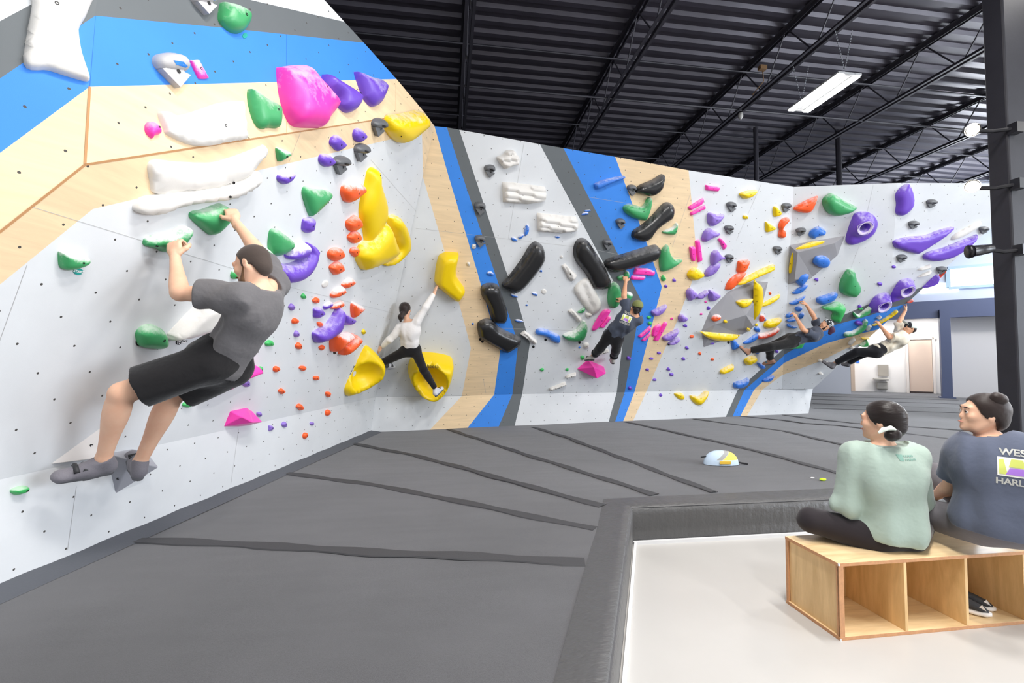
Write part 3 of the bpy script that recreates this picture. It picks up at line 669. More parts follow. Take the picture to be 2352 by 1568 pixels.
# ------------------------------------------------------------ climbing holds
def holdmat(name,c,rough=.38,chalk=.0,cc='F1EEEE',streak=None):
    if name in _MC: return _MC[name]
    m=NT(name); c=srgb(c); m.b.inputs['Roughness'].default_value=rough
    base=c
    if chalk>0:
        a=m.noise(11,5,rough=.7,stretch=streak); g=m.n.new('ShaderNodeNewGeometry'); s=m.n.new('ShaderNodeSeparateXYZ'); m.l(g.outputs['Normal'],s.inputs[0])
        f=m.math('ADD',a,m.math('MULTIPLY',s.outputs[2],.34)); k=m.ramp(f,.62-chalk*.25,.86-chalk*.2); k=m.math('MULTIPLY',k,.25+chalk*.65)
        m.base(m.mix(k,c,srgb(cc))); m.l(m.math('ADD',m.math('MULTIPLY',k,.4),rough),m.b.inputs['Roughness'])
    else: m.base(c)
    m.bump(m.noise(160,2),.12,.002); _MC[name]=m.mat; return m.mat
HC={'green':'46A568','lgreen':'45BC66','pink':'FF45B4','purple':'734EC6','lpurple':'9174CC','orange':'FF6530','yellow':'F6D20C','blue':'3C7CDC','black':'1F1F20','dgrey':'67696C','white':'E4E1DC','grey':'A7A7AB','lgrey':'BDBBBC','red':'E4513A'}
def HM(col,ck=1): return holdmat('%s_hold_plastic_%d'%(col,ck),HC[col],{'black':.2,'white':.5,'grey':.6,'lgrey':.6,'dgrey':.4}.get(col,.36),(0,.35,.9)[ck])
BOLT=plain('dark_bolt_hole','17171A',.5); CHK=plain('tag_ring_white','F5F5F5',.5)
FAC=[('AK',PAK,[(-700,1258),(0,1349),(852,992),(863,912),(0,1100),(-700,1258)]),('C2',PC2,[(195,378),(975,258),(745,0),(565,-200),(238,-200)]),
 ('C1',PC1,[(195,378),(206,199),(219,36),(238,-200),(-700,-200),(-700,1085),(0,532)]),
 ('A',PA,[(-700,1258),(863,912),(972,400),(998,290),(975,258),(195,378),(0,532)]),
 ('DK',PDK,[(852,992),(863,912),(1867,892.5),(1857,950)]),('D',PD,[(863,912),(998,290),(1823,429),(1796,893)]),
 ('E',PE,fe),('F1',PF1,f1),('F2',PF2,f2)]
def facet_of(x,y):
    for n,pl,po in FAC:
        if inpoly((x,y),po): return pl
    return PF2 if y>612 else PF1
def smooth_loop(P,n=5):
    P=[np.asarray(p,float) for p in P]; N=len(P); out=[]
    for i in range(N):
        a,b,c,d=P[i-1],P[i],P[(i+1)%N],P[(i+2)%N]
        for k in range(n):
            t=k/n; out.append(.5*((2*b)+(c-a)*t+(2*a-5*b+4*c-d)*t*t+(3*b-a-3*c+d)*t**3))
    return out
def seg_d(Q,loop):
    Q=np.asarray(Q); L=np.asarray(loop); A=L; Bq=np.roll(L,-1,0); D=Bq-A; dd=(D*D).sum(1)+1e-12
    t=np.clip(((Q[:,None,:]-A[None])*D[None]).sum(2)/dd[None],0,1); P=A[None]+D[None]*t[...,None]
    return np.sqrt(((Q[:,None,:]-P)**2).sum(2)).min(1)
ALL=[]
class HoldBuilder:
    def __init__(s,px,pl=None,sm=True,off=0.):
        cx_=sum(p[0] for p in px)/len(px); cy_=sum(p[1] for p in px)/len(px)
        pl=pl or facet_of(cx_,cy_); s.off=off; s.pl=(pl[0]+pl[1]*off,pl[1]); s.c=hit(cx_,cy_,s.pl)-pl[1]*off; s.pxc=(cx_,cy_)
        n=s.pl[1]; s.n=n; s.up=nrm(np.array([0,0,1.])-n*n[2]); s.rt=np.cross(s.up,n)
        s.L=[s.loc(p) for p in px]; s.S=smooth_loop(s.L,5 if len(px)<16 else 3) if sm else [np.array(p) for p in s.L]
        if not sm:
            out=[]
            for i in range(len(s.S)):
                a,b=s.S[i],s.S[(i+1)%len(s.S)]
                for k in range(4): out.append(a+(b-a)*k/4)
            s.S=out
        S=np.array(s.S); s.lo=S.min(0); s.hi=S.max(0); s.size=(s.hi-s.lo)
    def loc(s,p): q=hit(p[0],p[1],s.pl)-s.c; return (float(q@s.rt),float(q@s.up))
    def loct(s,p,z): q=hit(p[0],p[1],(s.c+s.n*z,s.n))-s.c; return (float(q@s.rt),float(q@s.up))
    def w(s,u,v,z): return s.c+s.rt*u+s.up*v+s.n*z
    def make(s,name,mat,hf,res=15,flat=False,base=.0,skirt=.004):
        S=s.S; loop=[tuple(map(float,p)) for p in S]
        step=max(s.size.min(),s.size.max()*.45)/res; step=max(step,s.size.max()/34)
        g=[]
        for u in np.arange(s.lo[0]+step/2,s.hi[0],step):
            for v in np.arange(s.lo[1]+step/2,s.hi[1],step):
                if inpoly((u,v),loop): g.append((float(u),float(v)))
        if g:
            d=seg_d(g,loop); s.dm=max(d.max(),1e-4); g=[p for p,q in zip(g,d) if q>s.dm*.22]
        else: s.dm=s.size.min()/2
        cen=np.array(g).mean(0) if g else np.zeros(2)
        for f in (.045,.13):      # inset rows near the rim
            for i,p in enumerate(S):
                if f>.1 and i%2: continue
                a=S[i-1];b=S[(i+1)%len(S)]; t=b-a; nn=np.array([-t[1],t[0]]); nn/=np.linalg.norm(nn)+1e-9
                for q in (p+nn*s.dm*f,p-nn*s.dm*f):
                    if inpoly(tuple(q),loop) and seg_d([q],loop)[0]>s.dm*f*.8: g.append((float(q[0]),float(q[1]))); break
        m_=len(loop)
        r=delaunay_2d_cdt([Vector(p) for p in loop+g],[(i,(i+1)%m_) for i in range(m_)],[],1,1e-6)
        P=np.array([[v.x,v.y] for v in r[0]]); d=seg_d(P,loop); z=np.array([hf(u,v,dd) for (u,v),dd in zip(P,d)])
        z=np.where(d<1e-5,-skirt,z+base)
        vs=[s.w(u,v,zz) for (u,v),zz in zip(P,z)]; fs=[]
        for f in r[2]:
            a,b,c=P[f[0]],P[f[1]],P[f[2]]
            ar=(b[0]-a[0])*(c[1]-a[1])-(b[1]-a[1])*(c[0]-a[0])
            fs.append(tuple(f) if ar>0 else tuple(f)[::-1])
        o=mesh(name,vs,fs,[mat],smooth=not flat); o.data.transform(Matrix.Translation(-V(s.c))); o.location=V(s.c); s.o=o; s.hf=hf; s.loop=loop
        return o
    def bolt(s,px=None,r=.007):
        if px is None:
            u,v=(s.lo+s.hi)/2; 
            if not inpoly((u,v),s.loop): u,v=np.array(s.L).mean(0)
        else: u,v=s.loc(px)
        if not inpoly((u,v),s.loop): return
        d=seg_d([(u,v)],s.loop)[0]; z=s.hf(u,v,d); m=MB(); c=s.w(u,v,z)
        m.lathe(c,s.n,[(r,-.006),(r,.0022),(r*.6,.0022),(r*.55,-.002),(0,-.002)],10); m.build('bolt_hole',BOLT,s.o)
def dome(b,H,pw=.5,tilt=.25,rim=1.,seed=0,bumpy=.0):
    ph=(seed*1.7)%6
    def f(u,v,d):
        t=min(1,d/(b.dm*rim)); z=H*(1-(1-t)**2)**pw
        vn=(v-b.lo[1])/(b.size[1]+1e-9)-.5; z*=1+tilt*vn
        if bumpy: z+=H*bumpy*math.sin(u*16/b.size.max()+ph)*math.sin(v*19/b.size.max()+ph*2)*t
        return z
    return f
def slab(b,H,rim=.45,tilt=.15,seed=0): return dome(b,H,.5,tilt,rim,seed)
def hold(px,col,look,H=None,kind='dome',sm=True,ck=1,pl=None,bolt=None,label=None,group=None,name='climbing_hold',cat='hold',tilt=.25,**kw):
    b=HoldBuilder(px,pl,sm); mn=b.size.min()
    if H and kind in('dome','slab','ridge') and H>.05: H*=.8
    if H is None: H=min(.42*mn,.14)
    b=HoldBuilder(px,pl,sm,(H*.42 if kind!='facet' else max(a[2] for a in kw['apex'])*.3))
    if kind=='dome': hf=dome(b,H,.5,tilt,.85,len(ALL),kw.get('bumpy',.0))
    elif kind=='slab': hf=slab(b,H,kw.get('rim',.45),tilt)
    elif kind=='ridge':
        ang=kw.get('ang',0); ca_,sa_=math.cos(ang),math.sin(ang)
        def hf(u,v,d):
            t=min(1,d/(b.dm*.5)); w_=(-u*sa_+v*ca_)/b.size.min(); st=(w_*3.2)%1
            return H*math.sqrt(1-(1-t)**2)*(.6+.4*(1-st)+.1*math.sin(u*9))
    elif kind=='bowl':
        bc=b.loct(kw['c'],H*.7); bx_,by_=kw['r']; rt_=kw.get('rot',0); Z=np.linalg.norm(b.c-CAM); sx=b.loct((kw['c'][0]+1,kw['c'][1]),H*.7); sy=b.loct((kw['c'][0],kw['c'][1]+1),H*.7)
        J=np.array([[sx[0]-bc[0],sy[0]-bc[0]],[sx[1]-bc[1],sy[1]-bc[1]]]); Ji=np.linalg.inv(J); dep=kw.get('dep',.9)
        def hf(u,v,d):
            t=min(1,d/(b.dm*.42)); z=H*math.sqrt(1-(1-t)**2)
            q=Ji@np.array([u-bc[0],v-bc[1]]); c_,s_=math.cos(rt_),math.sin(rt_); q=np.array([(q[0]*c_+q[1]*s_)/bx_,(-q[0]*s_+q[1]*c_)/by_]); rr=math.hypot(*q)
            if rr<1: z-=H*dep*(1-rr**2)**.75
            return max(z,.004)
    elif kind=='donut':
        bc=b.loct(kw['c'],H*.95); sx=b.loct((kw['c'][0]+kw['r'],kw['c'][1]),H*.95); R0=math.hypot(sx[0]-bc[0],sx[1]-bc[1])
        def hf(u,v,d):
            t=min(1,d/(b.dm*.5)); z=H*.5*math.sqrt(1-(1-t)**2); r_=math.hypot(u-bc[0],v-bc[1])/R0
            z+=H*.6*math.exp(-((r_-1.45)/.75)**2)
            if r_<1: z-=H*.75*(1-r_**4)
            return max(z,.004)
    elif kind=='facet':
        ap=[(b.loc(p[:2]),p[2]) for p in kw['apex']]
        loop=[tuple(map(float,p)) for p in b.L]; m_=len(loop)
        edges=[(i,(i+1)%m_) for i in range(m_)]+[(m_+i,m_+j) for i,j in kw.get('ridge',[])]+[(m_+i,j) for i,j in kw.get('rib',[])]
        r=delaunay_2d_cdt([Vector(p) for p in loop]+[Vector(a[0]) for a in ap],edges,[],1,1e-6)
        Zt={i:-.004 for i in range(m_)}; 
        vs=[];
        for i,v in enumerate(r[0]):
            o_=r[3][i]; z=-.004
            for k in o_:
                if k>=m_: z=ap[k-m_][1]
            vs.append(b.w(v.x,v.y,z))
        P=[(v.x,v.y) for v in r[0]]; fs=[]
        for f in r[2]:
            a_,b_,c_=[P[k] for k in f]; ar=(b_[0]-a_[0])*(c_[1]-a_[1])-(b_[1]-a_[1])*(c_[0]-a_[0]); fs.append(tuple(f) if ar>0 else tuple(f)[::-1])
        o=mesh(name,vs,fs,[kw.get('mat') or HM(col,ck)]); o.data.transform(Matrix.Translation(-V(b.c))); o.location=V(b.c); b.o=o
        md=o.modifiers.new('bevel','BEVEL'); md.width=.006; md.segments=2; md.limit_method='ANGLE'; md.angle_limit=.15
        def zat(u,v):
            for f in fs:
                a_,b_,c_=[np.array(P[k]) for k in f]; M=np.array([b_-a_,c_-a_]).T
                if abs(np.linalg.det(M))<1e-9: continue
                s_,t_=np.linalg.solve(M,np.array([u,v])-a_)
                if s_>=-.001 and t_>=-.001 and s_+t_<=1.001: return float((vs[f[0]]-b.c)@b.n*(1-s_-t_)+((vs[f[1]]-b.c)@b.n)*s_+((vs[f[2]]-b.c)@b.n)*t_)
            return 0.
        b.hf=lambda u,v,d:max(0,zat(u,v)); b.loop=loop
    if kind!='facet': b.make(name,kw.get('mat') or HM(col,ck),hf,res=kw.get('res',13 if mn>.12 else 8),skirt=kw.get('skirt',.004))
    if kind=='donut':
        m=MB(); N=40; vs=[]
        for i in range(N):
            a=2*math.pi*i/N; 
            for q_,rr_ in enumerate((1.06,1.3,1.62+.07*math.sin(a*3+H*30)+.04*math.sin(a*5))):
                u,v=bc[0]+math.cos(a)*R0*rr_,bc[1]+math.sin(a)*R0*rr_; dd=seg_d([(u,v)],b.loop)[0] if inpoly((u,v),b.loop) else 0; vs.append(b.w(u,v,hf(u,v,dd)+.004))
        m.add(vs,[(i*3+k,i*3+k+1,((i+1)%N)*3+k+1,((i+1)%N)*3+k) for i in range(N) for k in(0,1)]); m.build('chalk_ring',plain('chalky_lilac','D3C8E2',.8),b.o,smooth=True)
    if bolt is not False: b.bolt(bolt,.008 if mn>.1 else .005)
    o=b.o; o['category']=cat; 
    ALL.append(dict(o=o,look=look,px=b.pxc,label=label,group=group,n=b.n,b=b)); return b
def ell(x,y,w,h,rot=0,n=9,seed=None,k=.12):
    rr=np.random.RandomState(int(x*7+y) if seed is None else seed); out=[]
    for i in range(n):
        a=-2*math.pi*i/n; r=1+k*(rr.rand()-.5)*2; px_,py_=math.cos(a)*w/2*r,math.sin(a)*h/2*r; c,s=math.cos(rot),math.sin(rot); out.append((x+px_*c-py_*s,y+px_*s+py_*c))
    return out
def small(items,col,look,group,ck=1,Hf=.5,kmin=.10):
    for it in items:
        x,y,w,h=it[:4]; rot=math.radians(it[4]) if len(it)>4 else 0
        b=hold(ell(x,y,w,h,rot,8,k=.2),col,look,H=None,ck=ck,group=group,tilt=.4)
# --- left wall, large
hold([(76,-60),(74,9),(55,142),(113,158),(150,170),(195,183),(206,182),(207,172),(190,120),(183,75),(186,57),(205,20),(218,-50)],'white','huge white slab hold',H=.06,kind='slab',pl=PC1,bolt=(128,14),label='huge smooth white slab hold in the top left corner of the left wall',rim=.25)
g=hold([(515,5),(525,3),(546,9),(564,20),(575,38),(574,56),(564,71),(551,75),(533,69),(515,51),(510,36)],'green','green rounded hold',H=.11,bolt=(552,37),label='round green hold highest on the dark stripe of the left wall')
hold([(438.7,141),(443,138),(455.5,137.5),(460,144),(477.7,175),(477,180.5),(462,180.7),(456,177)],'pink','narrow chalky pink hold',H=.025,kind='slab',ck=2,bolt=(458,158),label='narrow chalky pink hold on the blue stripe beside the pale grey ring')
hold([(337,288),(344,279),(357,281),(370,298),(370,307),(357,311),(352,317),(339,304)],'pink','small pink hold',H=.04,bolt=(359,293),label='small pink hold left of the white slab on bare plywood')
hold([(367,260),(375,254),(388,255),(406,263),(429,260),(472,246),(497,237),(531,231),(554,231),(559,237),(569,311),(568,319),(464,335),(393,311),(380,293)],'white','broad white slab hold',H=.05,kind='slab',ck=0,rim=.3,bolt=(511,290),label='broad smooth white slab hold on plywood above the crease line')
hold([(576.5,207),(584,203),(612,222),(638,237),(647,252.5),(648,283),(643,293),(622,292),(612,295),(599.5,291),(588,273),(578,237)],'green','green wedge hold',H=.10,bolt=(627,254),label='pointed green wedge hold left of the big pink macro')
hold([(653,158),(663,149),(709,145.5),(724.5,163),(745,186),(758,201.5),(783,227),(784.5,237),(775.5,255),(758,275.5),(751,289.5),(737,291),(694,288),(676,270),(661,224.5)],'pink','big pink macro',H=.22,ck=1,kind='slab',rim=.8,bolt=(731,203),tilt=-.2,label='biggest hot pink macro hold with a chalky band, left wall top')
hold([(751,173.5),(755,168),(768,176),(816,207),(826.5,219),(828,230),(824,247.5),(814,256),(801,256),(786,242),(780.6,222),(756,199)],'purple','purple wedge hold',H=.16,ck=0,bolt=(816,217),label='purple scoop hold touching the right side of the big pink macro')
hold([(824.5,168),(829,163),(852,173.5),(875,181),(886.5,199),(885,217),(877.5,237),(867,243.6),(857,240),(844,224.5),(839,212)],'purple','purple wedge hold',H=.16,bolt=(881,192),label='purple wedge hold topmost right, on the blue and plywood border')
hold([(352,372),(418,374),(490,375.5),(536,363),(600,339),(610,334),(615,344),(612,357),(589,388),(548,421),(450,440),(367,448),(352,421)],'white','long white slab hold',H=.07,kind='ridge',ck=0,ang=.1,bolt=(533,418),label='long white wing-shaped slab hold, upper of two')
hold([(316,477.5),(329,460),(357,451),(434,439),(510,429),(561,411),(589,393),(594,400),(589,424),(548,452),(508,462),(434,472),(378,492),(344,495),(321,489)],'white','long white slab hold',H=.10,kind='slab',ck=0,rim=.6,bolt=(515,447),label='long white wing-shaped hold just above the green hold gripped right-handed')
hold([(638,342),(648,342),(669.6,351),(668,355),(648,370),(641.6,369)],'green','small green triangle',H=.05,ck=2,label='small chalky green triangle hold on the lower plywood band, left wall')
hold([(902,270),(934,265),(972,257),(975,265),(977,281),(969,298),(934,329),(918,326.5),(903,311),(896.7,296)],'yellow','yellow macro',H=.22,kind='slab',rim=.7,pl=PA,bolt=(912,310),label='yellow shield-shaped macro at the top right corner of the left wall')
hold([(641,411),(645,401),(658,396),(673.5,395),(675.5,401),(668,416),(656,424),(645,419)],'purple','purple pocket',H=.07,ck=2,label='chalk-topped purple hold right of the white wing-shaped hold')
hold([(701.5,434),(709,429),(724.5,435.5),(750,437),(761.5,442),(761.5,452),(745,475),(722,497),(714,494),(704,465),(699.5,447)],'green','green triangle',H=.09,ck=1,bolt=(748,463),label='medium green triangle hold left of the orange dome on the left wall')
hold([(789.5,444),(793,429),(806,419),(824,417),(837,426.5),(837,439),(826.5,452),(809,466),(796,463.5)],'orange','orange dome',H=.12,ck=2,label='chalky orange dome hold left of the tall yellow petal')
hold([(852,398.5),(860,388),(870,389),(874,396),(875,416),(885,447),(890,470),(890,485),(888,503),(875,528.5),(849.5,562),(842,534),(833.7,493),(838,457),(847,424)],'yellow','tall yellow petal',H=.16,kind='slab',rim=.8,ck=0,bolt=(866,400),label='tall yellow petal hold, top piece of the yellow flower cluster')
hold([(888,511),(898,523.5),(905.6,546),(914,567),(911,585),(888,605),(849.5,623),(839,618),(830,600),(830,585),(839,565.5),(849.5,556),(872,531)],'yellow','yellow petal',H=.24,kind='slab',rim=.8,ck=1,bolt=False,label='broad yellow petal hold, lower left piece of the yellow flower cluster')
hold([(899,503),(908,497),(918,498),(931,523.5),(937,551.5),(934,574.5),(918,597),(900.5,612),(888,609),(908,584),(914,567),(903,534)],'yellow','yellow petal',H=.2,kind='slab',rim=.8,ck=1,bolt=False,label='curved yellow petal hold, right piece of the yellow flower cluster')
hold([(625,539),(630,528.6),(639,526),(653,536),(675,554),(673.5,567),(663,580),(643,590),(627.6,585),(622.5,567)],'green','green hold',H=.10,bolt=(662,566),label='green hold with chalk smear above the purple crescent, left wall')
hold([(606,572),(610,568),(620,574),(627,584),(618,594),(607,590)],'green','small green hold',H=.05,ck=2,bolt=(618,585),label='small chalky green hold just behind the head of the bearded climber')
hold([(663,587),(673.5,574.5),(694,558),(704,558),(710,567),(704,585),(691,596),(673.5,598),(664.5,593.6)],'purple','purple hold',H=.13,ck=2,bolt=(702,584),label='chalky purple pinch hold resting on top of the purple crescent')
hold([(638,615),(650.5,605.6),(663,610),(683.7,605),(701.5,592),(710.5,579.6),(713,560.5),(720.7,562),(726,572),(719,605),(704,633),(683.7,648.5),(653,653.6),(645,646),(636.5,630.6)],'purple','purple crescent',H=.16,ck=1,bolt=(707,620),label='large purple crescent hold beside the bearded climber shoulder')
hold([(783,707),(788,715),(783,748.5),(775.5,766),(755,782),(734.7,790),(727,779),(727.5,766),(740,757.4),(755,748.5),(770,728)],'purple','purple banana',H=.16,ck=1,bolt=(778,757),label='purple banana-shaped hold low on the left wall')
hold([(788,723),(794.6,719),(816,733),(815,738),(803.6,747.7),(789.5,744.6)],'purple','purple hold',H=.1,ck=1,label='stubby purple hold touching the tip of the purple banana hold')
hold([(768,774),(773,761),(780.6,764),(793,767.6),(806,764),(811,774),(801,781.6),(785.7,794),(770,810),(766.6,794)],'orange','orange macro',H=.18,ck=2,bolt=(795,782),label='orange claw hold with chalky top, left of its pair above the bowl')
hold([(814,769),(822,770),(821.4,779),(806,802),(789.5,817),(788,810),(791,794),(808.7,776.5)],'orange','orange macro',H=.2,ck=1,bolt=(811,783),label='orange claw hold, right of its pair above the left yellow bowl')
hold([(836.7,791),(847,793),(867,812),(882.7,832.7),(884.7,853),(875,876),(852,896.4),(819,906.6),(798.5,911),(783,899),(778.6,886),(788,860.7),(803.6,837.8),(826.5,799.5)],'yellow','left yellow bowl',H=.2,kind='bowl',c=(842,868),r=(39,36),rot=-.6,ck=0,bolt=False,res=26,dep=1.,skirt=.45,pl=(hit(832,852,PA)+PA[1]*.12,nrm(PA[1]*.45-nrm(ray(832,852))*.55)),label='giant yellow scooped bowl macro, left one of two beside the woman')
hold([(959,822.4),(979.6,820),(1010,822.4),(1038,830),(1044,843),(1038,871),(1025.5,896),(1007.7,911.7),(990,917),(964,906.6),(944,881),(939,858),(945,835)],'yellow','right yellow bowl',H=.42,kind='bowl',c=(987,874),r=(39,36),ck=0,bolt=False,res=26,dep=.85,label='giant yellow scooped bowl macro under the foot of the woman in white')
hold([(1000,638),(1007.7,595),(1018,584.7),(1030.6,581.6),(1051,583.4),(1055,587),(1048.5,625.5),(1053.6,643.4),(1069,666),(1065,681.6),(1053.6,694),(1041,689),(1005,658.7)],'yellow','curved yellow slab',H=.26,kind='slab',ck=0,rim=.6,bolt=False,label='bent yellow slab macro touched by the outstretched hand of the woman')
hold([(470,907),(500,903),(525,895),(560,872),(597,855),(596,845),(590,840),(560,845),(515,862),(480,885)],'pink','pink wedge',H=.14,kind='slab',ck=0,rim=.7,bolt=False,label='long pink wedge half hidden behind the hips of the bearded climber')
hold([(523.5,983.7),(538,947.5),(576.5,939),(586.7,946),(593,960),(589,970.4),(579,980.6),(556,983)],'pink','pink wedge',H=.13,kind='facet',sm=False,ck=0,apex=[(541,952,.1),(585,962,.12),(560,962,.13)],ridge=[(0,2),(2,1)],pl=PA,bolt=(583,971),label='angular pink wedge hold low on the left wall above the kickboard')
hold([(398.5,775),(408,760.6),(468.6,700),(507,697),(503,738),(468.6,767),(405,784.5)],'white','white block',H=.14,kind='slab',ck=1,bolt=(485,749),label='white block hold behind the waist of the bearded climber')
hold([(322,764),(338,749.4),(360,748),(379,760.6),(388,786),(379,802),(357,803.6),(328,797),(321,779.7)],'green','round green hold',H=.09,ck=1,bolt=(364.5,777),label='round green hold beside a black grade tag, above the climber knee')
GV=plain('pale_grey_volume_paint','CFCBC9',.7); GV2=plain('grey_volume_paint','A3A4AC',.7)
hold([(122.7,1071.4),(231,952),(241,985),(235,1052)],'lgrey','pale grey volume',kind='facet',sm=False,apex=[(228,1040,.10)],mat=GV,name='wall_volume',cat='volume',bolt=(210,1023),pl=PA,label='pale grey triangular wood volume behind the climber left shin')
hold([(258,1042),(319,1031.5),(349,1038),(349,1078),(279,1136)],'grey','grey volume',kind='facet',sm=False,apex=[(268,1052,.13),(345,1070,.10)],ridge=[(0,1)],mat=GV2,name='wall_volume',cat='volume',bolt=(273,1099),pl=PAK,label='grey angular wood volume under the rear foot of the bearded climber')
hold([(29,1131),(33,1122),(58,1115),(66,1121),(60,1131),(42,1137)],'lgreen','bright green foothold',H=.035,bolt=(55,1126),label='bright green foothold at the far left bottom of the kickboard')
st=hold([(141,582),(147,579),(160,580),(185,588),(200,588),(207,597),(202,608),(186,617),(165,622),(150,620),(142,611)],'green','chalky green start hold',H=.06,ck=2,bolt=(181,600),label='chalky green start hold with a START tag, far left wall')
hold([(338,559),(344,549),(367,541),(398,533.7),(418,522),(433.7,521),(440,528.6),(431,551.5),(413,577),(382.7,581),(367,574.5),(342,568)],'green','green hand hold',H=.09,ck=2,bolt=(355,562),tilt=.5,label='green hold gripped by the climber left hand, chalk on top')
hold([(444,495),(451.5,488),(472,484),(495,475),(515,470),(533,482.6),(533,500.5),(507.7,536),(492,542),(482,537.5),(449,508)],'green','green hand hold',H=.10,ck=1,bolt=(517,500),tilt=.5,label='green triangle hold gripped by the climber right hand')
hold(ell(541,632,16,18),'lgreen','green hold',H=.04,label='small green hold peeking out in front of the bearded climber nose')
# --- left wall, small
small([(815,514,27,34,10),(815,546,25,28),(816,578,22,24)],'orange','orange knob','orange knobs in two vertical rows')
small([(772,583,30,33,10),(774,617,28,32,10)],'orange','orange knob','orange knobs in two vertical rows')
small([(801,650,32,17,-45),(778,672,36,17,-32),(777,701,32,14,-28)],'orange','chalky orange crimp','chalky orange crimps',ck=2)
hold([(810,700),(817,695),(838,708),(830,717),(815,731),(810,722)],'orange','orange hold',H=.09,ck=2,label='orange pointed hold with chalky tip, right of the chalky crimps')
small([(778,330,30,33),(826.5,311,25,32),(751,370,33,35),(710,516,29,36)],'purple','purple triangle hold','purple triangle holds high on the left wall')
small([(732.6,719.4,24,25)],'purple','purple triangle hold','purple triangle holds high on the left wall')
small([(753,702,24,12,-40)],'purple','purple crimp','purple crimps',ck=2)
small([(671,706,14,15),(682,767,13,14),(566,881,15,17),(596,952,10,12),(623,983,11,14),(654,975,11,14),(717,973,8,9)],'lpurple','small purple foothold','small purple footholds on the left wall',ck=0)
small([(642,701,12,12),(679,737,16,15),(735,745,13,11),(687.5,794.5,14,15),(740,798,12,12),(726.5,690,14,13),(635,847.5,15,13),(696,846,14,12),(727,868.5,13,11),(648,899,15,12),(754.5,906,11,12),(690,935,14,14),(754,948,10,13),(701.5,1000,11,14)],'orange','small orange foothold','small orange footholds on the left wall',ck=0)
small([(698,681,10,13),(620,789,18,16),(599,848.5,10,13),(432,929,26,13,-10)],'lgreen','small green foothold','small green footholds on the left wall',ck=0)
small([(836,762,8,11)],'yellow','tiny yellow foothold','tiny yellow footholds',ck=0)
b=hold(ell(747,652,13,19,10,12,k=0),'white','white cap disc',H=.012,kind='slab',ck=0,bolt=False,label='flat white oval cap right of the purple crescent on the left wall')
# --- grey mask-like holds (all one model)
def mask(x,y,w,h,skew=0.,label=None,big=False):
    def T(pts): return [(x+(p[0]+skew*p[1])*w/2,y+p[1]*h/2) for p in pts]
    b=hold(T([(-1,-.5),(-.72,-.86),(0,-1),(.72,-.86),(1,-.4),(.92,.0),(.45,.14),(-.4,.1),(-.85,-.08)]),'lgrey' if big else 'dgrey','grey mask hold',H=min(.09,.0022*w*np.linalg.norm(hit(x,y,facet_of(x,y))-CAM)*.6),kind='dome',ck=0,bolt=False,tilt=.3,label=label,group='grey mask-shaped holds',mat=HM('lgrey',0) if big else None)
    A=b.loc; n=b.n
    # pointed foot plate
    P=T([(-.85,-.05),(-.35,-.12),(.0,-.3),(.5,-.2),(.5,.15),(.85,.32),(-.05,1.)]); m=MB(); t=.62*b.hf(0,0,b.dm)
    lo=[b.w(*A(p),-.002) for p in P]; hi=[b.w(*A(p),t) for p in P]; k=len(P); m.add(lo+hi,[tuple(range(k))[::-1],tuple(range(k,2*k))]+[(i,(i+1)%k,k+(i+1)%k,k+i) for i in range(k)]); m.build('foot_plate',HM('lgrey' if big else 'dgrey',0),b.o)
    q=T([(-.25,-.45),(.35,-.35),(.62,-.12),(.5,-.05),(-.1,-.2)]); hh=b.hf(*A(q[1]),b.dm*.8)
    m=MB(); m.add([b.w(*A(p),b.hf(*A(p),seg_d([A(p)],b.loop)[0])+.0025) for p in q],[tuple(range(len(q)))]); m.build('finger_slot',plain('blue_slot','2F7FDB',.7) if big else BOLT,b.o)
    c=T([(.12,.12)])[0]; m=MB(); m.lathe(b.w(*A(c),t+.001),n,[(.011,.0),(.011,.003),(0,.003)],10); m.build('bolt_hole',BOLT,b.o)
mask(400,160,72,82,.35,'pale grey ring-and-arrow hold on the blue stripe of the left wall',big=True)
mask(472,5,50,56,.25,'pale grey ring-and-arrow hold cut by the top of the picture',big=True)
for x,y,w,h_,sk in ((871,293,28,41,-.25),(831,351,28,41,-.25),(784,380,32,42,-.25)): mask(x,y,w,h_,sk)
for x,y,w,h_ in ((1125.5,393,26,30),(1103,479,26,30),(1103,554,25,28),(1452,437,21,26),(1426,514,21,24),(1396,562,21,25),(1681,475.5,21,24),(1675.5,528,20,21),(1676,594.5,18,20),(1787,575,19,19),(1806,477,20,22),(1839,533,23,19),(2140,468,23,20),(2098.5,517,23,19),(2071,594,22,18),(2260,529,20,17),(2163,621,22,16)): mask(x,y,w,h_,0 if x<1800 else -.3)
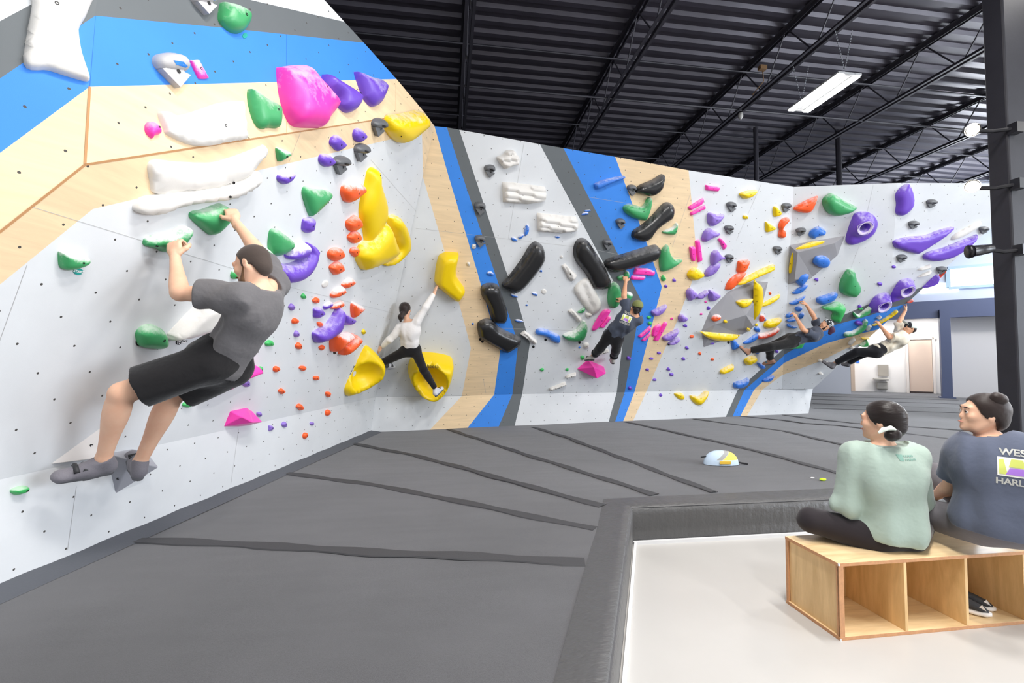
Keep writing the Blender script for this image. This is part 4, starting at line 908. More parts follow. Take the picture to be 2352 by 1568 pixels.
# --- back wall
hold([(1143,361),(1156,356),(1164.8,346),(1180,345),(1188.6,353.7),(1194.7,366.7),(1191.9,378.7),(1180,382),(1164.8,388.4),(1156,383),(1147.4,373)],'white','white rock-like hold',H=.16,kind='ridge',ang=.2,bolt=(1172.5,356),ck=0,label='off-white rock-shaped hold highest on the back wall light panel')
for P,lb in (([(1155.7,418.8),(1184,420),(1253.7,429.6),(1257,444.8),(1253.7,464),(1212.5,469.7),(1157,465.4)],'upper of the two stepped white ledge holds on the back wall'),([(1236,490),(1265.6,492.5),(1326,499),(1330.7,514),(1327.4,532.6),(1288.4,537),(1236,532.6)],'lower of the two stepped white ledge holds on the back wall')):
    hold(P,'white','white ledge',H=.16,kind='ridge',ang=-.1,ck=0,sm=False,bolt=(P[0][0]+44,P[0][1]+29),label=lb)
BK=[([(1462.7,439.7),(1471.4,426.7),(1501.8,413.7),(1521.3,401.4),(1526.7,403),(1525.6,418),(1521.3,435.4),(1504,450.6),(1484.4,449.5),(1465,444)],'small black leaf-shaped hold at the top of the plywood stripe'),
([(1454,541.6),(1458.4,530.8),(1480,515.6),(1501.8,496),(1525.6,470),(1538.6,465.7),(1547.3,472.3),(1549.5,487.4),(1545,502.6),(1530,513.5),(1510.5,528.6),(1497.4,548),(1482.3,556.4),(1467,553.6),(1456,548)],'glossy black sausage macro tilted up right below the green boomerang'),
([(1391,606.7),(1400,595.9),(1436.7,584),(1501.8,564.4),(1514.8,567.7),(1519,576.3),(1512.6,593.7),(1488.8,606.7),(1421.5,626),(1402,621.9),(1393.4,614.3)],'nearly level glossy black macro right above the hand of the capped climber'),
([(1319.8,577),(1325,557.5),(1336,548.4),(1349,551),(1360,564),(1390,612),(1402,638),(1405,650),(1399,663),(1371,665.5),(1360,654),(1350,634),(1325,601)],'glossy black macro leaning down right beside the white rock hold'),
([(1229.8,556.5),(1240.7,559.7),(1249.3,568.4),(1253.7,594.4),(1240.7,620),(1210.4,658.5),(1191,673.7),(1178,672.6),(1157.3,660.7),(1156,652),(1171.4,634.7),(1197.4,600),(1216.8,568.4)],'glossy black macro leaning up right, left of the centre light panel'),
([(1105.3,667.2),(1110.7,656.4),(1125.9,652),(1145.4,656.4),(1154,675.9),(1167,717),(1166,734.4),(1158.4,744.2),(1136.7,742),(1130.2,734.4),(1121.6,704),(1110.7,686.7)],'upright glossy black macro on the left blue stripe of the back wall'),
([(1097.3,749.6),(1102,741),(1117.2,734.4),(1132.4,737.7),(1152,756),(1193,775.6),(1198,784.3),(1193,795),(1171.4,810.3),(1160.6,811.4),(1147.6,803.8),(1106.4,780),(1099.9,764.8)],'lowest glossy black macro, crossing the left blue and dark stripes')]
BM=holdmat('glossy_black_hold','29292A',.24,.3,'9C9C9E',(.35,.35,.2))
for P,lb in BK: hold(P,'black','glossy black macro',H=.19,kind='slab',rim=.75,bolt=False,mat=BM,label=lb,group='glossy black sausage macros')
hold([(1366.4,427.4),(1368.6,421),(1390.3,412.3),(1429.3,403.6),(1435.8,405.8),(1433.6,411),(1412,418.8),(1381.6,432.9),(1370.8,435)],'blue','long blue hold',H=.1,ck=1,bolt=False,label='long chalky blue hold near the top of the right blue stripe')
hold([(1434,476.6),(1443.2,470),(1462.7,472.3),(1478,474.4),(1488.8,457),(1495.3,453.2),(1498,461.4),(1495.3,483),(1486.6,504.8),(1478,507.4),(1454,500.5),(1436.7,487.4)],'green','green boomerang',H=.15,ck=1,bolt=(1474.6,484),label='green boomerang hold between black macros on the right stripes')
hold([(1523.5,533),(1530,528.6),(1545,522),(1553.8,512.4),(1557.5,515.6),(1553.8,535),(1547.3,540),(1527.8,537.3)],'green','green hold',H=.1,ck=2,bolt=(1549.5,530),label='small chalky green hold on plywood right of the tilted black macro')
hold([(1533.2,562.3),(1537.6,567.7),(1540.8,580.7),(1551.7,595.9),(1566.8,595.9),(1565.7,602.4),(1545,617.5),(1523.5,625),(1517,615.4),(1516.5,589.3),(1523.5,572)],'green','green L hold',H=.13,ck=1,bolt=(1548,598),label='green L-shaped hold right of the level black macro')
pk=[([(1455,630.5),(1459.5,614.3),(1488.8,616.5),(1506,624),(1501.8,634.5)],'wide pink bar hold on the blue stripe, upper of two'),([(1448.7,640.3),(1452,632.7),(1483.4,633.8),(1478,644.2),(1452,643)],'narrow pink bar hold on the blue stripe, lower of two'),
([(1621.7,424.6),(1628.6,425.6),(1653.6,429),(1650.3,440.2),(1622,437.6)],'topmost pink block hold on the back wall right field'),
([(1581,475.5),(1615.6,453.8),(1617,460.3),(1612.4,470),(1585.3,484.2)],'slanted pink bar at the plywood edge, upper of the pair'),([(1586.3,488.5),(1618.9,470),(1621,478.8),(1587.4,496)],'slanted pink bar at the plywood edge, lower of the pair'),
([(1597.2,553.6),(1607,549.2),(1614.5,598),(1602.6,603.4)],'upright pink bar, longer right one of the standing pair'),([(1584.2,569.8),(1588.5,566.6),(1597.2,568.7),(1598.3,595.9),(1591.8,600),(1587.4,593.7)],'upright pink bar, shorter left one of the standing pair'),
([(1649.9,549.2),(1655.7,545.5),(1670.5,563.3),(1663.3,575.3)],'lone pink bar slanting down right between two purple holds'),
([(1360,755),(1377.4,723.6),(1390.4,710.6),(1402.8,715),(1381.7,745.3),(1367.6,759)],'wide magenta bar hold left of the capped climber'),([(1376.3,751.8),(1397,726.8),(1405.6,728),(1386,754.4)],'thin pink bar hold touching the capped climber shirt'),
([(1466,772.3),(1493.3,748.4),(1496,755),(1471.6,777)],'pink bar on the lower blue stripe, upper left of the cluster'),([(1473.7,782),(1495.4,761.5),(1492,770),(1480.2,784.2)],'pink bar on the lower blue stripe, lowest of the cluster'),
([(1497.6,768),(1502,752.8),(1512.8,744.8),(1517.8,748.4),(1508.4,770),(1499.8,772.7)],'short oval pink bar in the middle of the lower pink cluster'),([(1500.9,782),(1525.8,739.8),(1534,739.8),(1511.7,783.6)],'longest pink bar at the right of the lower pink cluster')]
for P,lb in pk: hold(P,'pink','pink bar hold',H=.06,kind='slab',sm=len(P)>5,ck=1,label=lb,rim=.5)
hold([(1328.6,851.5),(1353.6,829.8),(1391,846),(1388.2,866.7),(1378.5,871.7)],'pink','pink wedge',kind='facet',sm=False,ck=0,apex=[(1356,834,.22),(1362,858,.24),(1386,850,.18)],ridge=[(0,1),(1,2)],bolt=(1375,862),label='faceted hot pink wedge just below the feet of the capped climber')
wh=[([(1290.7,610.8),(1299.4,606),(1327.5,632.5),(1315.6,647.7),(1305.9,639)],.9,'grooved white hold left of the leaning black macro'),([(1320,665),(1349.2,639),(1368.7,667.2),(1382.4,699.7),(1375.2,714.9),(1362.2,723.2),(1342.7,704)],.95,'largest off-white rock hold with deep grooves, centre of back wall'),
([(1305.9,714.9),(1314.5,710),(1338.4,732.3),(1329.7,742)],.8,'white grooved hold above the low green boomerang'),([(1194.8,768),(1206,760),(1234.3,782),(1230,793)],.7,'white grooved hold right of the lowest black macro'),
([(1299.4,866.7),(1305.9,861.3),(1324.3,855.9),(1321,863.4),(1302.6,869.5)],-.3,'white rounded foot ledge left of the pink wedge'),([(1262.5,892.7),(1299.4,877.5),(1301.5,884),(1264.7,898.8)],-.4,'lowest white bar hold just above the kickboard'),([(1371,811.4),(1398,801.6),(1399,808),(1375.2,815.7)],-.3,'white bar hold between the feet of the capped climber')]
for P,a,lb in wh: hold(P,'white','white grooved hold',H=.1,kind='ridge',ang=-a,ck=0,sm=len(P)>6,label=lb)
small([(1089,566,11,13),(1076,607,9,9),(1352,724,15,12),(1347,794,14,13),(1290,590,6,8)],'white','small white knob','small white knobs on the back wall',ck=0)
hold(ell(1249.6,669.5,12,12,0,12,k=0),'white','white cap disc',H=.015,kind='slab',ck=0,bolt=False,label='flat round white cap beside a small blue crimp, centre light panel')
hold([(1294.6,773.5),(1301.5,767),(1323.2,759.4),(1336.2,743),(1342.7,737.3),(1349.2,743),(1350.3,760.5),(1342.7,780),(1327.5,785.8),(1305.9,783.2)],'green','green boomerang',H=.16,ck=2,bolt=(1331,772),label='low green boomerang hold left of the capped climber hips')
hold([(1399,686.7),(1401.3,665),(1410,652),(1418.6,650.3),(1426.2,662.9),(1427.3,686.7),(1418.6,704),(1407.8,710),(1401.3,704)],'green','green egg hold',H=.2,ck=1,bolt=False,label='upright green egg-shaped macro at the capped climber arm')
hold([(1438,673.7),(1449,671.5),(1454,678),(1446.8,691),(1438,697.6),(1431,690)],'green','green egg hold',H=.12,ck=2,bolt=False,label='smaller chalky green hold behind the raised arm of the capped climber')
hold([(1418.6,636.9),(1428,632),(1438,636),(1436,642.3),(1423,644.4)],'green','green hand hold',H=.07,ck=1,bolt=False,label='green hold under the raised hand of the capped climber')
hold([(1438,621.7),(1444.6,623.9),(1445.7,634.7),(1440.3,641.2),(1435,632)],'green','green hand hold',H=.06,ck=2,bolt=False,label='small chalky green hold at the fingertips of the capped climber')
hold([(1326.9,717),(1338.4,708.4),(1342.7,705.8),(1343.8,712.7),(1336.2,719.7)],'green','green leaf hold',H=.06,ck=1,label='small green leaf hold at the lower left of the big white rock hold')
small([(1245,849,9,8),(1303,849,8,7),(1491,729,9,8),(1493,743,8,8),(1423,797,8,7),(1338,822,9,10),(1524,640,11,14)],'lgreen','small green knob','small green knobs on the back wall',ck=0)
small([(1210,530,31,10,-76),(1197,543,17,8,-40),(1182,550,15,9,30),(1281,544,14,6,0),(1350,484,15,6,-5),(1344,491,18,7,-5),(1127,629,18,10,22),(1180,679,18,8,22),(1229,675,15,7,22),(1193,737,18,7,10)],'blue','small blue crimp','small blue crimps on the back wall',ck=2)
small([(1243,623,6,5),(1210,701,5,4),(1086,744,5,5),(1331,798,5,4)],'blue','tiny blue screw-on','tiny blue screw-ons',ck=0)
hold([(1231,762.6),(1238.6,755),(1256,757.2),(1273.3,764.8),(1285.3,771.3),(1288,782),(1282,789),(1269,784.3),(1253.8,773.5),(1234.3,769)],'blue','blue bone hold',H=.1,ck=1,label='blue bone-shaped hold left of the low green boomerang')
pp=[([(1627,500.5),(1628.6,490.7),(1636,488.5),(1649.2,492.9),(1662.2,491.8),(1662.9,497.2),(1653.6,511.3),(1638.4,520.4),(1628.6,513.5)],'highest light purple hold on the right light field of back wall'),
([(1614.5,546),(1618.9,533),(1629.7,524.3),(1640.6,528.6),(1653.6,535),(1652.5,541.6),(1634,550.3),(1623.2,556.2),(1615.6,553.6)],'second highest light purple hold, lobed, left of grey mask hold'),
([(1634.5,589.4),(1638.4,579.6),(1648,574.2),(1658,585),(1667.7,592.6),(1653.6,600.2),(1638.4,610),(1634.5,606.7)],'triangular purple hold touching a grey mask hold on its right'),
([(1620,632.7),(1625.4,619.7),(1642.7,604.5),(1653.6,603.4),(1653.6,611),(1642.7,628.4),(1625.4,637)],'slanted purple hold right of the round yellow blob'),
([(1577.4,674.7),(1584.3,662.8),(1590.8,663.9),(1605,676.9),(1595.2,686.6),(1584.3,691)],'purple triangle hold, left one of three in a row'),([(1602,681.2),(1623.4,667),(1626.2,671.4),(1616.9,683.4),(1606,687.7)],'narrow purple hold, middle one of three in a row'),([(1628.8,683.4),(1630.3,668.2),(1636.4,667),(1656,678),(1645,689.9),(1634.2,693)],'purple triangle hold, right one of three in a row'),
([(1498,716),(1508.4,710.5),(1528,700.7),(1531.9,702.9),(1521.5,720.2),(1506.3,727.4),(1499.8,724.6)],'chalky purple wing hold right of the capped climber head'),([(1560,729),(1567,722),(1581,731),(1571.3,739.8),(1561.6,738.7)],'purple triangle hold midway between climber and grey volume'),
([(1523.2,776.6),(1534.5,768),(1556.1,756.5),(1560,759.3),(1547.5,778.8),(1530,784.2)],'chalky purple wing hold right of the lower pink bars'),([(1536.6,789.6),(1559.4,775.5),(1560,781),(1547.5,791.8)],'smaller purple wing hold just below the other wing hold')]
for P,lb in pp: hold(P,'lpurple','light purple hold',H=.12,ck=1,label=lb)
DOT=[(1548.6,644,8,7),(1530,657,7,7),(1628,708,8,8),(1676.5,709,9,8),(1638,752,9,8),(1636.5,789,10,5),(1578,799.5,9,7),(1574.6,748,10,7),(1513.4,811,9,7),(1570,824,9,7),(1496,824,9,6),(1444.5,823,10,8),(1486.7,848.6,9,6),(1535.5,848,9,7),(1542.5,860,9,7),(1503,872.5,9,6),(1447.7,891.6,9,8),(1517.8,907,8,7),(1785,807,8,9)]
small(DOT,'purple','small purple foothold','small purple footholds on the back wall',ck=0)
small([(1621,693,5,5),(1611,721,6,5),(1543,732,6,5),(1660,712,10,9)],'pink','small pink foothold','small pink footholds on the back wall',ck=0)
ora=[([(1694.8,613.2),(1698,600.2),(1707.8,598),(1722.5,599),(1718.6,615.4),(1710,626.2),(1694.8,625.8)],'square orange hold above the long orange one'),([(1668.3,661),(1675.2,645.7),(1692.6,630.5),(1712,624),(1711,632.7),(1697,650),(1681.7,665.2),(1669.8,666.3)],'long slanted orange hold crossing the long yellow bar end'),
([(1790,520),(1796.7,504.8),(1809.7,498.7),(1811.8,507),(1798.8,524.3),(1805.3,530.8),(1804.3,543.8),(1796.7,547.5),(1789.7,541.6),(1792.3,528.6)],'S-shaped orange hold close to the inside corner')]
for P,lb in ora: hold(P,'orange','orange hold',H=.1,ck=1,label=lb)
hold([(1742,771.2),(1747,768),(1768.7,761.4),(1783.8,751.7),(1789.3,752.8),(1786,761.4),(1768.7,774.5),(1742.6,779.4)],'red','red crescent',H=.12,ck=2,label='chalky red crescent hold above the thigh of the bandana climber')
small([(1589,773,9,8),(1608,812,7,7),(1636.6,825,7,6),(1769.6,674,5,6)],'orange','small orange foothold','small orange footholds on the back wall',ck=0)
# grey volumes
VG=plain('volume_grey_paint','9B9A9E',.75,var=.03,scale=4)
vol=hold([(1613.6,763.6),(1634.2,714.8),(1676.5,670.4),(1734,646),(1769.8,648.7),(1792,675.8),(1747,737.6),(1730.7,758.2),(1708,771.2),(1619,802.2)],'grey','large grey volume',kind='facet',sm=False,mat=VG,name='wall_volume',cat='volume',bolt=False,
 apex=[(1704,718,.17),(1724,745,.12),(1640,742,.10)],ridge=[(0,1)],rib=[(0,2),(1,7)],label='largest faceted grey plywood volume with yellow holds, right of back wall')
def on_vol(b,px):    # plane through the surface of a volume under a pixel ring
    u,v=b.loc(px); e=.03; z0=b.hf(u,v,0); zu=b.hf(u+e,v,0); zv=b.hf(u,v+e,0)
    # march along the ray to the surface
    P=b.w(u,v,z0); 
    for _ in range(12):
        d=ray(*px); s_=((P-CAM)@b.n)/(d@b.n); Q=CAM+d*s_; q=Q-b.c; u,v=float(q@b.rt),float(q@b.up); P=b.w(u,v,b.hf(u,v,0))
    z0=b.hf(u,v,0); n=nrm(b.n-b.rt*(b.hf(u+e,v,0)-z0)/e-b.up*(b.hf(u,v+e,0)-z0)/e); return (P,n)
def vh(b,P,col,look,lb,H=.06,**kw):
    c=(sum(p[0] for p in P)/len(P),sum(p[1] for p in P)/len(P)); return hold(P,col,look,H=H,pl=on_vol(b,c),label=lb,**kw)
vh(vol,[(1734.6,649.8),(1738.3,647.6),(1749.2,655.2),(1753,668.2),(1751.3,702.9),(1738.3,729.4),(1735,729)],'yellow','yellow blade','upright yellow blade hold on the large grey volume',H=.09)
vh(vol,[(1692.8,691),(1728.6,685.5),(1729.7,689.9),(1721,702.9),(1705.8,706.8)],'yellow','yellow wedge','yellow wedge hold on the volume, left of the upright blade',H=.08)
vh(vol,[(1751.3,698.6),(1788.2,677.3),(1791.5,679),(1786,687.7),(1768.7,699.6),(1753.5,704.6)],'yellow','yellow blade','slanted yellow blade hold on the volume, right of the upright blade',H=.07)
vh(vol,[(1613.6,765.8),(1616.9,763.6),(1695,770),(1696,773.4),(1675.4,784.2),(1645,783),(1623.4,775.5)],'yellow','yellow blade','long level yellow blade hold at the foot of the large grey volume',H=.1)
vh(vol,ell(1645.6,730,21,15,-.2),'orange','orange pocket','orange pocket hold on the left face of the large grey volume',H=.06,ck=2)
vh(vol,ell(1751,731,12,17,.2),'red','red pocket','chalky red hold on the lower right edge of the large grey volume',H=.06,ck=2)
for x,y,lb in ((1666.7,738.4,'tiny yellow knob right of the orange pocket on the volume'),(1737,745.8,'tiny yellow knob below the upright yellow blade'),(1719.5,757.4,'tiny yellow knob near the lower tip of the grey volume')): vh(vol,ell(x,y,8,7),'yellow','tiny yellow knob',lb,H=.03,ck=0)
vol2=hold([(1814.6,565),(1945.2,542.9),(1927.3,589.7),(1869.3,641),(1811.3,656.7)],'grey','grey volume',kind='facet',sm=False,mat=VG,name='wall_volume',cat='volume',bolt=False,apex=[(1826,574,.17),(1822,638,.12),(1915,556,.09)],ridge=[(0,1),(0,2)],label='grey wood volume in the corner, on the right overhang')
vh(vol2,[(1825.8,570.8),(1858,555),(1889.4,552.5),(1892.7,556.3),(1869.3,565.2),(1847,570.8)],'yellow','yellow blade','thin yellow blade on the upper edge of the corner volume',H=.05)
vh(vol2,[(1813.5,600.9),(1818,583),(1821.7,582),(1820.2,603),(1816.8,623.2),(1813.5,628.8),(1811,621)],'yellow','yellow blade','narrow yellow holds on the side face of the corner volume',H=.03)
vh(vol2,[(1869.3,600.9),(1876,590.8),(1891.6,588.2),(1905,594.2),(1907.7,605.4),(1898.3,615.4),(1884.9,615.4),(1871.5,607.6)],'blue','blue flower','round blue flower-like hold on the corner volume face',H=.09)
yl=[([(1701.3,447.3),(1710,440.8),(1737,436),(1738,439.7),(1727.3,452.8),(1712,457)],'topmost yellow leaf hold on the back wall'),([(1777.2,481),(1782.6,473.8),(1796.7,490.7),(1780.4,498.3)],'upper of two small yellow triangle holds near the corner'),([(1759.4,511.3),(1764,510.9),(1783.7,524.3),(1768.5,533),(1760.9,531.9)],'lower of two small yellow triangle holds near the corner'),
([(1581,630.5),(1590.7,617.5),(1601.5,616.5),(1618.9,629.5),(1610.2,640.3),(1595,645.3),(1584.2,639.2)],'round yellow blob hold on the plywood edge'),([(1694.8,651),(1736,626.2),(1775,608.9),(1778.9,611),(1772.8,621.9),(1740.3,637),(1707.8,653.3),(1695.8,654.4)],'long slanted yellow bar hold above the large grey volume'),
([(1757.4,746.3),(1764.3,737.6),(1793.6,730.7),(1793,737.6),(1781.7,750.6),(1766.5,755.4),(1757.8,751.7)],'large yellow hold right of the grey volume lower tip'),([(1711.6,830.8),(1716.6,823.3),(1734,817.8),(1739.4,822.2),(1736,830.8),(1718.8,840)],'yellow hold below the shoe of the bandana climber'),([(1656,854.7),(1662.4,848.2),(1683,838),(1684.8,840.6),(1679.8,850.4),(1660.2,859.5)],'yellow hold left of the two blue holds, above the kickboard'),
([(1549.6,903.5),(1564.8,901.3),(1572.4,908.9),(1571.3,917.6),(1560.5,916.5)],'small yellow hold on the kickboard, left of the heart'),([(1586.5,908.9),(1595.2,907.8),(1606,910),(1621.2,898),(1627.3,899.2),(1623.4,915.4),(1610.4,930.6),(1595.2,924)],'yellow heart-shaped hold on the kickboard')]
for P,lb in yl: hold(P,'yellow','yellow hold',H=.13 if len(P)>5 else .08,ck=1,label=lb)
small([(1713,498,14,10)],'yellow','tiny yellow foothold','tiny yellow footholds',ck=2)
bl=[([(1680,781.3),(1686.9,780),(1698.4,791.7),(1699.5,798.6),(1686.9,803.7),(1682.3,800.9)],'chalky blue hold at the left toe of the bandana climber'),([(1708,788.8),(1720,779),(1738.5,766.4),(1742,768.7),(1739.7,777.9),(1722.5,789.4)],'blue sloping hold above the ankle of the bandana climber'),([(1732.8,756),(1739.7,749.8),(1746,754.9),(1745.4,760.7),(1740.8,763.5)],'small blue hold at the lowest tip of the grey volume'),
([(1740.3,836.4),(1744.3,833),(1758,841),(1755.8,845.6),(1748.9,846.8)],'blue hold under the trailing foot of the bandana climber'),([(1686.3,885),(1690.6,878.6),(1708,874.2),(1717.7,868.8),(1721,872),(1716.6,882.9),(1701.5,892.7),(1688.4,891.6)],'larger blue bean hold left of the dark stripe, just above kickboard'),([(1752.4,874.2),(1760,868.8),(1776.3,861.9),(1777.8,865.5),(1770.9,875.3),(1757.8,878)],'smaller blue bean hold on the lower plywood stripe'),
([(1859.7,542.9),(1862.6,531.7),(1878.2,521.7),(1891.6,525),(1898.3,532.8),(1893.8,540.6),(1878.2,545),(1869.3,550)],'blue lobed hold above the corner volume'),([(1823.5,641),(1831.3,629.9),(1844.7,625),(1858,629.9),(1857,641),(1849.2,652.2),(1840.3,657.8),(1831.3,652.2)],'blue flower-shaped hold at the foot of the corner volume'),
([(1820,673.4),(1831.3,663.4),(1849.2,654.5),(1855.9,656.7),(1844.7,670),(1829,676.3)],'blue leaf crimp right under the blue flower-shaped hold'),([(1813,697.5),(1821,691.8),(1833.8,687.2),(1848.7,679.8),(1849.3,682),(1838.4,695.3),(1823.5,700.8)],'blue leaf crimp held by the upper hand of the bandana climber'),([(1826.3,709),(1832.7,703.9),(1840.7,705),(1843.2,710.2),(1837.3,716),(1829.2,714.8)],'blue knob above the lower hand of the bandana climber'),
([(1804.9,727.4),(1808.6,721.7),(1817.7,718.2),(1822.9,724),(1809.7,730.8)],'blue crimp under the lower hand of the bandana climber'),([(1835,726.2),(1840.7,719.4),(1847,720.5),(1845.3,728.5),(1838.4,732.6)],'blue knob right of the bandana climber forearm'),([(1807.4,737.7),(1809.7,733.7),(1825.8,731.4),(1828,736),(1815.4,739.8)],'narrow blue crimp crossing the bandana climber forearm'),([(1807.4,746.9),(1812,744),(1822.3,749.2),(1832.7,750.4),(1822.3,754.4),(1809.7,750.9)],'lowest blue crimp beside the bandana climber chest'),
([(1876.4,692.4),(1880.4,683.5),(1902.8,676.8),(1913.9,672.3),(1922.9,671.9),(1925,679),(1913.9,692.4),(1891.6,700.9),(1880.4,698)],'smooth blue bean macro above the bandana climber head')]
for P,lb in bl: hold(P,'blue','blue hold',H=.12 if len(P)>7 else .07,ck=1,label=lb)
small([(1739,808,11,9),(1757,734,6,7)],'blue','small blue knob','small blue knobs on the back wall',ck=0)
gr=[([(1892.7,473.7),(1893.8,458),(1909.5,445.8),(1922.9,450.2),(1943,462.5),(1968.6,475.9),(1967.5,481.5),(1951.9,491.5),(1925,497.5),(1905,491.5)],'big green fan-shaped macro near the top of the overhang'),([(1930.7,667.9),(1934,645.5),(1947.4,623.2),(1956.3,620.5),(1965.3,625.4),(1969.7,641),(1979.8,663.4),(1974.2,676.8),(1963,684.6),(1940.7,679)],'big green gem-shaped macro in the middle of the overhang'),
([(1889.4,709),(1905,701.3),(1927.3,695.8),(1941.8,703.6),(1941.8,714.7),(1934,734.8),(1925,742.6),(1913.9,737),(1911.7,730.4),(1915,721.4),(1907.2,714.7)],'bright green comma-shaped macro above the bandana'),([(1805.7,799.7),(1817.7,795),(1846.4,783.6),(1847,790.5),(1840.7,799.7),(1823.5,801.4)],'green wedge hold under the belly of the bandana climber'),
([(1940,771.8),(1943.5,765),(1959.6,761.5),(1973.3,753.5),(1986,737.4),(1991.7,734.9),(1992.8,738.6),(1987,754.6),(1973.3,766),(1957.3,771.8),(1943.5,774)],'long green crescent macro on the blue overhang stripe'),([(1961.8,720.2),(1964,718.5),(1973.3,723.6),(1984.8,715.6),(2000.9,703),(2002,704.7),(1997.4,717.9),(1984.8,725.9),(1967.6,731),(1961.8,726)],'green crescent hold on the dark overhang stripe'),
([(1975,795.4),(1987,785.6),(1992.8,781),(1994,794.8)],'green triangle hold behind the waist of the cream-shirted climber')]
for i,(P,lb) in enumerate(gr): hold(P,'green' if i in(0,1,4,5) else 'lgreen','green macro',H=.2 if i<3 else .12,ck=1 if i<4 else 2,label=lb)
hold([(1824.6,480.4),(1838,469.2),(1876,452),(1878.2,455.8),(1869.3,480.4),(1855.9,490.4),(1833.6,487)],'orange','orange hold',H=.15,ck=1,label='orange wedge hold high on the overhang, right of the corner')
hold([(1946,553.3),(1951,531.8),(1961.2,503.3),(1969.4,491),(1987.8,488),(2004,492),(2016.3,502.2),(2020.2,517.6),(2012.2,538),(1991.8,554.3),(1963.3,565),(1951,562.4)],'purple','purple donut',H=.17,kind='donut',c=(1986.5,523),r=11,bolt=False,res=26,label='highest purple donut macro with a round hole, upper overhang')
hold([(2047.9,696.9),(2054.6,674.6),(2072.4,647.8),(2092.5,643.3),(2103.2,647.8),(2101.4,663.4),(2092.5,679),(2072.4,690.2)],'purple','purple donut',H=.17,kind='donut',c=(2084.7,669),r=8.5,bolt=False,res=26,pl=PF2,label='purple donut macro at the free edge of the overhang')
hold([(1997,720.3),(2005.4,696.9),(2018.8,681.3),(2036.7,675.7),(2049,679),(2049,696.9),(2036.7,714.7),(2018.8,720.3)],'purple','purple donut',H=.17,kind='donut',c=(2031,704),r=8.5,bolt=False,res=26,pl=PF2,label='lowest purple donut macro, above the cream-shirted climber')
for P,lb,kd in (([(2060.8,449),(2070.2,433.5),(2085.8,422.8),(2092.5,425.7),(2101.4,449),(2100.3,473.7),(2083.6,492.6),(2070.2,496.4),(2060.8,489.3),(2062.4,469.2)],'tall glossy purple macro at the top of the right fold','dome'),
 ([(2054.6,556.3),(2063.5,550.7),(2092.5,544),(2126,541.7),(2159.5,529.5),(2188.5,521.7),(2188.5,527.2),(2159.5,551.8),(2114.8,580.8),(2101.4,582.6),(2063.5,571.9),(2055.7,565.2)],'long striped purple macro, left of the two parallel ones','slab'),
 ([(2123.8,594.2),(2126,585.3),(2141.6,577.5),(2170.6,569.6),(2204,556.3),(2244.3,540.2),(2246.5,541.7),(2226.4,567.4),(2193,589.7),(2159.5,599.8),(2132.7,598.7)],'long striped purple macro reaching the free edge, right of two','slab'),
 ([(2123.8,660),(2155,632),(2155,645.5),(2146,654.5),(2128.2,661)],'purple hold hanging over the free edge of the overhang','dome')): hold(P,'purple','purple macro',H=.13,kind=kd,ck=1,bolt=False,label=lb,pl=PF1 if P[0][1]<600 else PF2,ang=.4)
for P,lb in (([(2188.5,551.8),(2195.2,538.4),(2226.4,520.5),(2253.2,508.3),(2248.8,520.5),(2215.3,542.9)],'long pale white hold between striped purple macros and column'),([(2110.4,622),(2114.8,616.5),(2139.4,607.6),(2135,616.5)],'small pale white hold below the striped macros, upper one'),([(2108,637.7),(2123.8,627.7),(2140.5,621),(2132.7,632)],'small pale white hold below the striped macros, lower one'),
 ([(1988.2,759.2),(1996.3,747.7),(2002,746.6),(1996.3,758)],'white bar hold at the tip of the long green crescent'),([(2013.5,730.5),(2022.7,724.2),(2025,727),(2018,734)],'white hold at the left hand of the cream-shirted climber'),([(1949.2,789),(1957.3,778.7),(1963,776.4),(1964.7,779.9),(1952.7,793)],'white knob hold on the plywood overhang stripe'),([(1952,800),(1958,795),(1965,798),(1958,802)],'small white knob above the black trousers thigh'),
 ([(1880,829),(1884,825.5),(1889,827),(1888,831)],'tiny white foothold at the toe of the cream-shirted climber'),([(1880,858),(1886,855),(1892,858),(1886,860)],'lowest tiny white foothold on the grey overhang base')): hold(P,'white','white hold',H=.08,ck=0,bolt=False,label=lb,sm=len(P)>4)
hold([(2003.8,747.7),(2019.3,739.7),(2042.2,725.9),(2058.3,713.3),(2062,713.9),(2058.3,719),(2036.5,735),(2013.5,746.6)],'yellow','yellow bar',H=.08,pl=PF2,bolt=False,label='long thin yellow bar hold at the cream-shirted climber hands')
hold([(1979.6,776.4),(1994,775.3),(1997.4,777.6),(1984.8,779.5)],'yellow','yellow bar',H=.05,pl=PF2,label='short yellow hold above the waist of the cream-shirted climber')
hold([(2155,636.6),(2170,619.9),(2172,623),(2160,637)],'red','red hold',H=.06,pl=PF2,bolt=False,label='small red hold near the top of the overhang free edge')
hold([(2084.7,694.5),(2096,688),(2097,690.5),(2087,696)],'red','red hold',H=.05,pl=PF2,bolt=False,label='tiny red hold at the fingertips of the cream-shirted climber')
small([(1876,642,9,8),(2053,613,10,8),(2021.5,653,11,8),(1975,704,10,7)],'purple','small purple knob','small purple knobs on the overhang',ck=0)
hold(ell(1973.5,742.6,19,11,.1),'purple','small purple knob',H=.06,ck=0,label='oval purple hold on the blue overhang stripe by the crescent')
hold(ell(1977,709,11,6),'lgreen','tiny green knob',H=.03,ck=0,label='tiny green knob above the green crescent on the dark stripe')
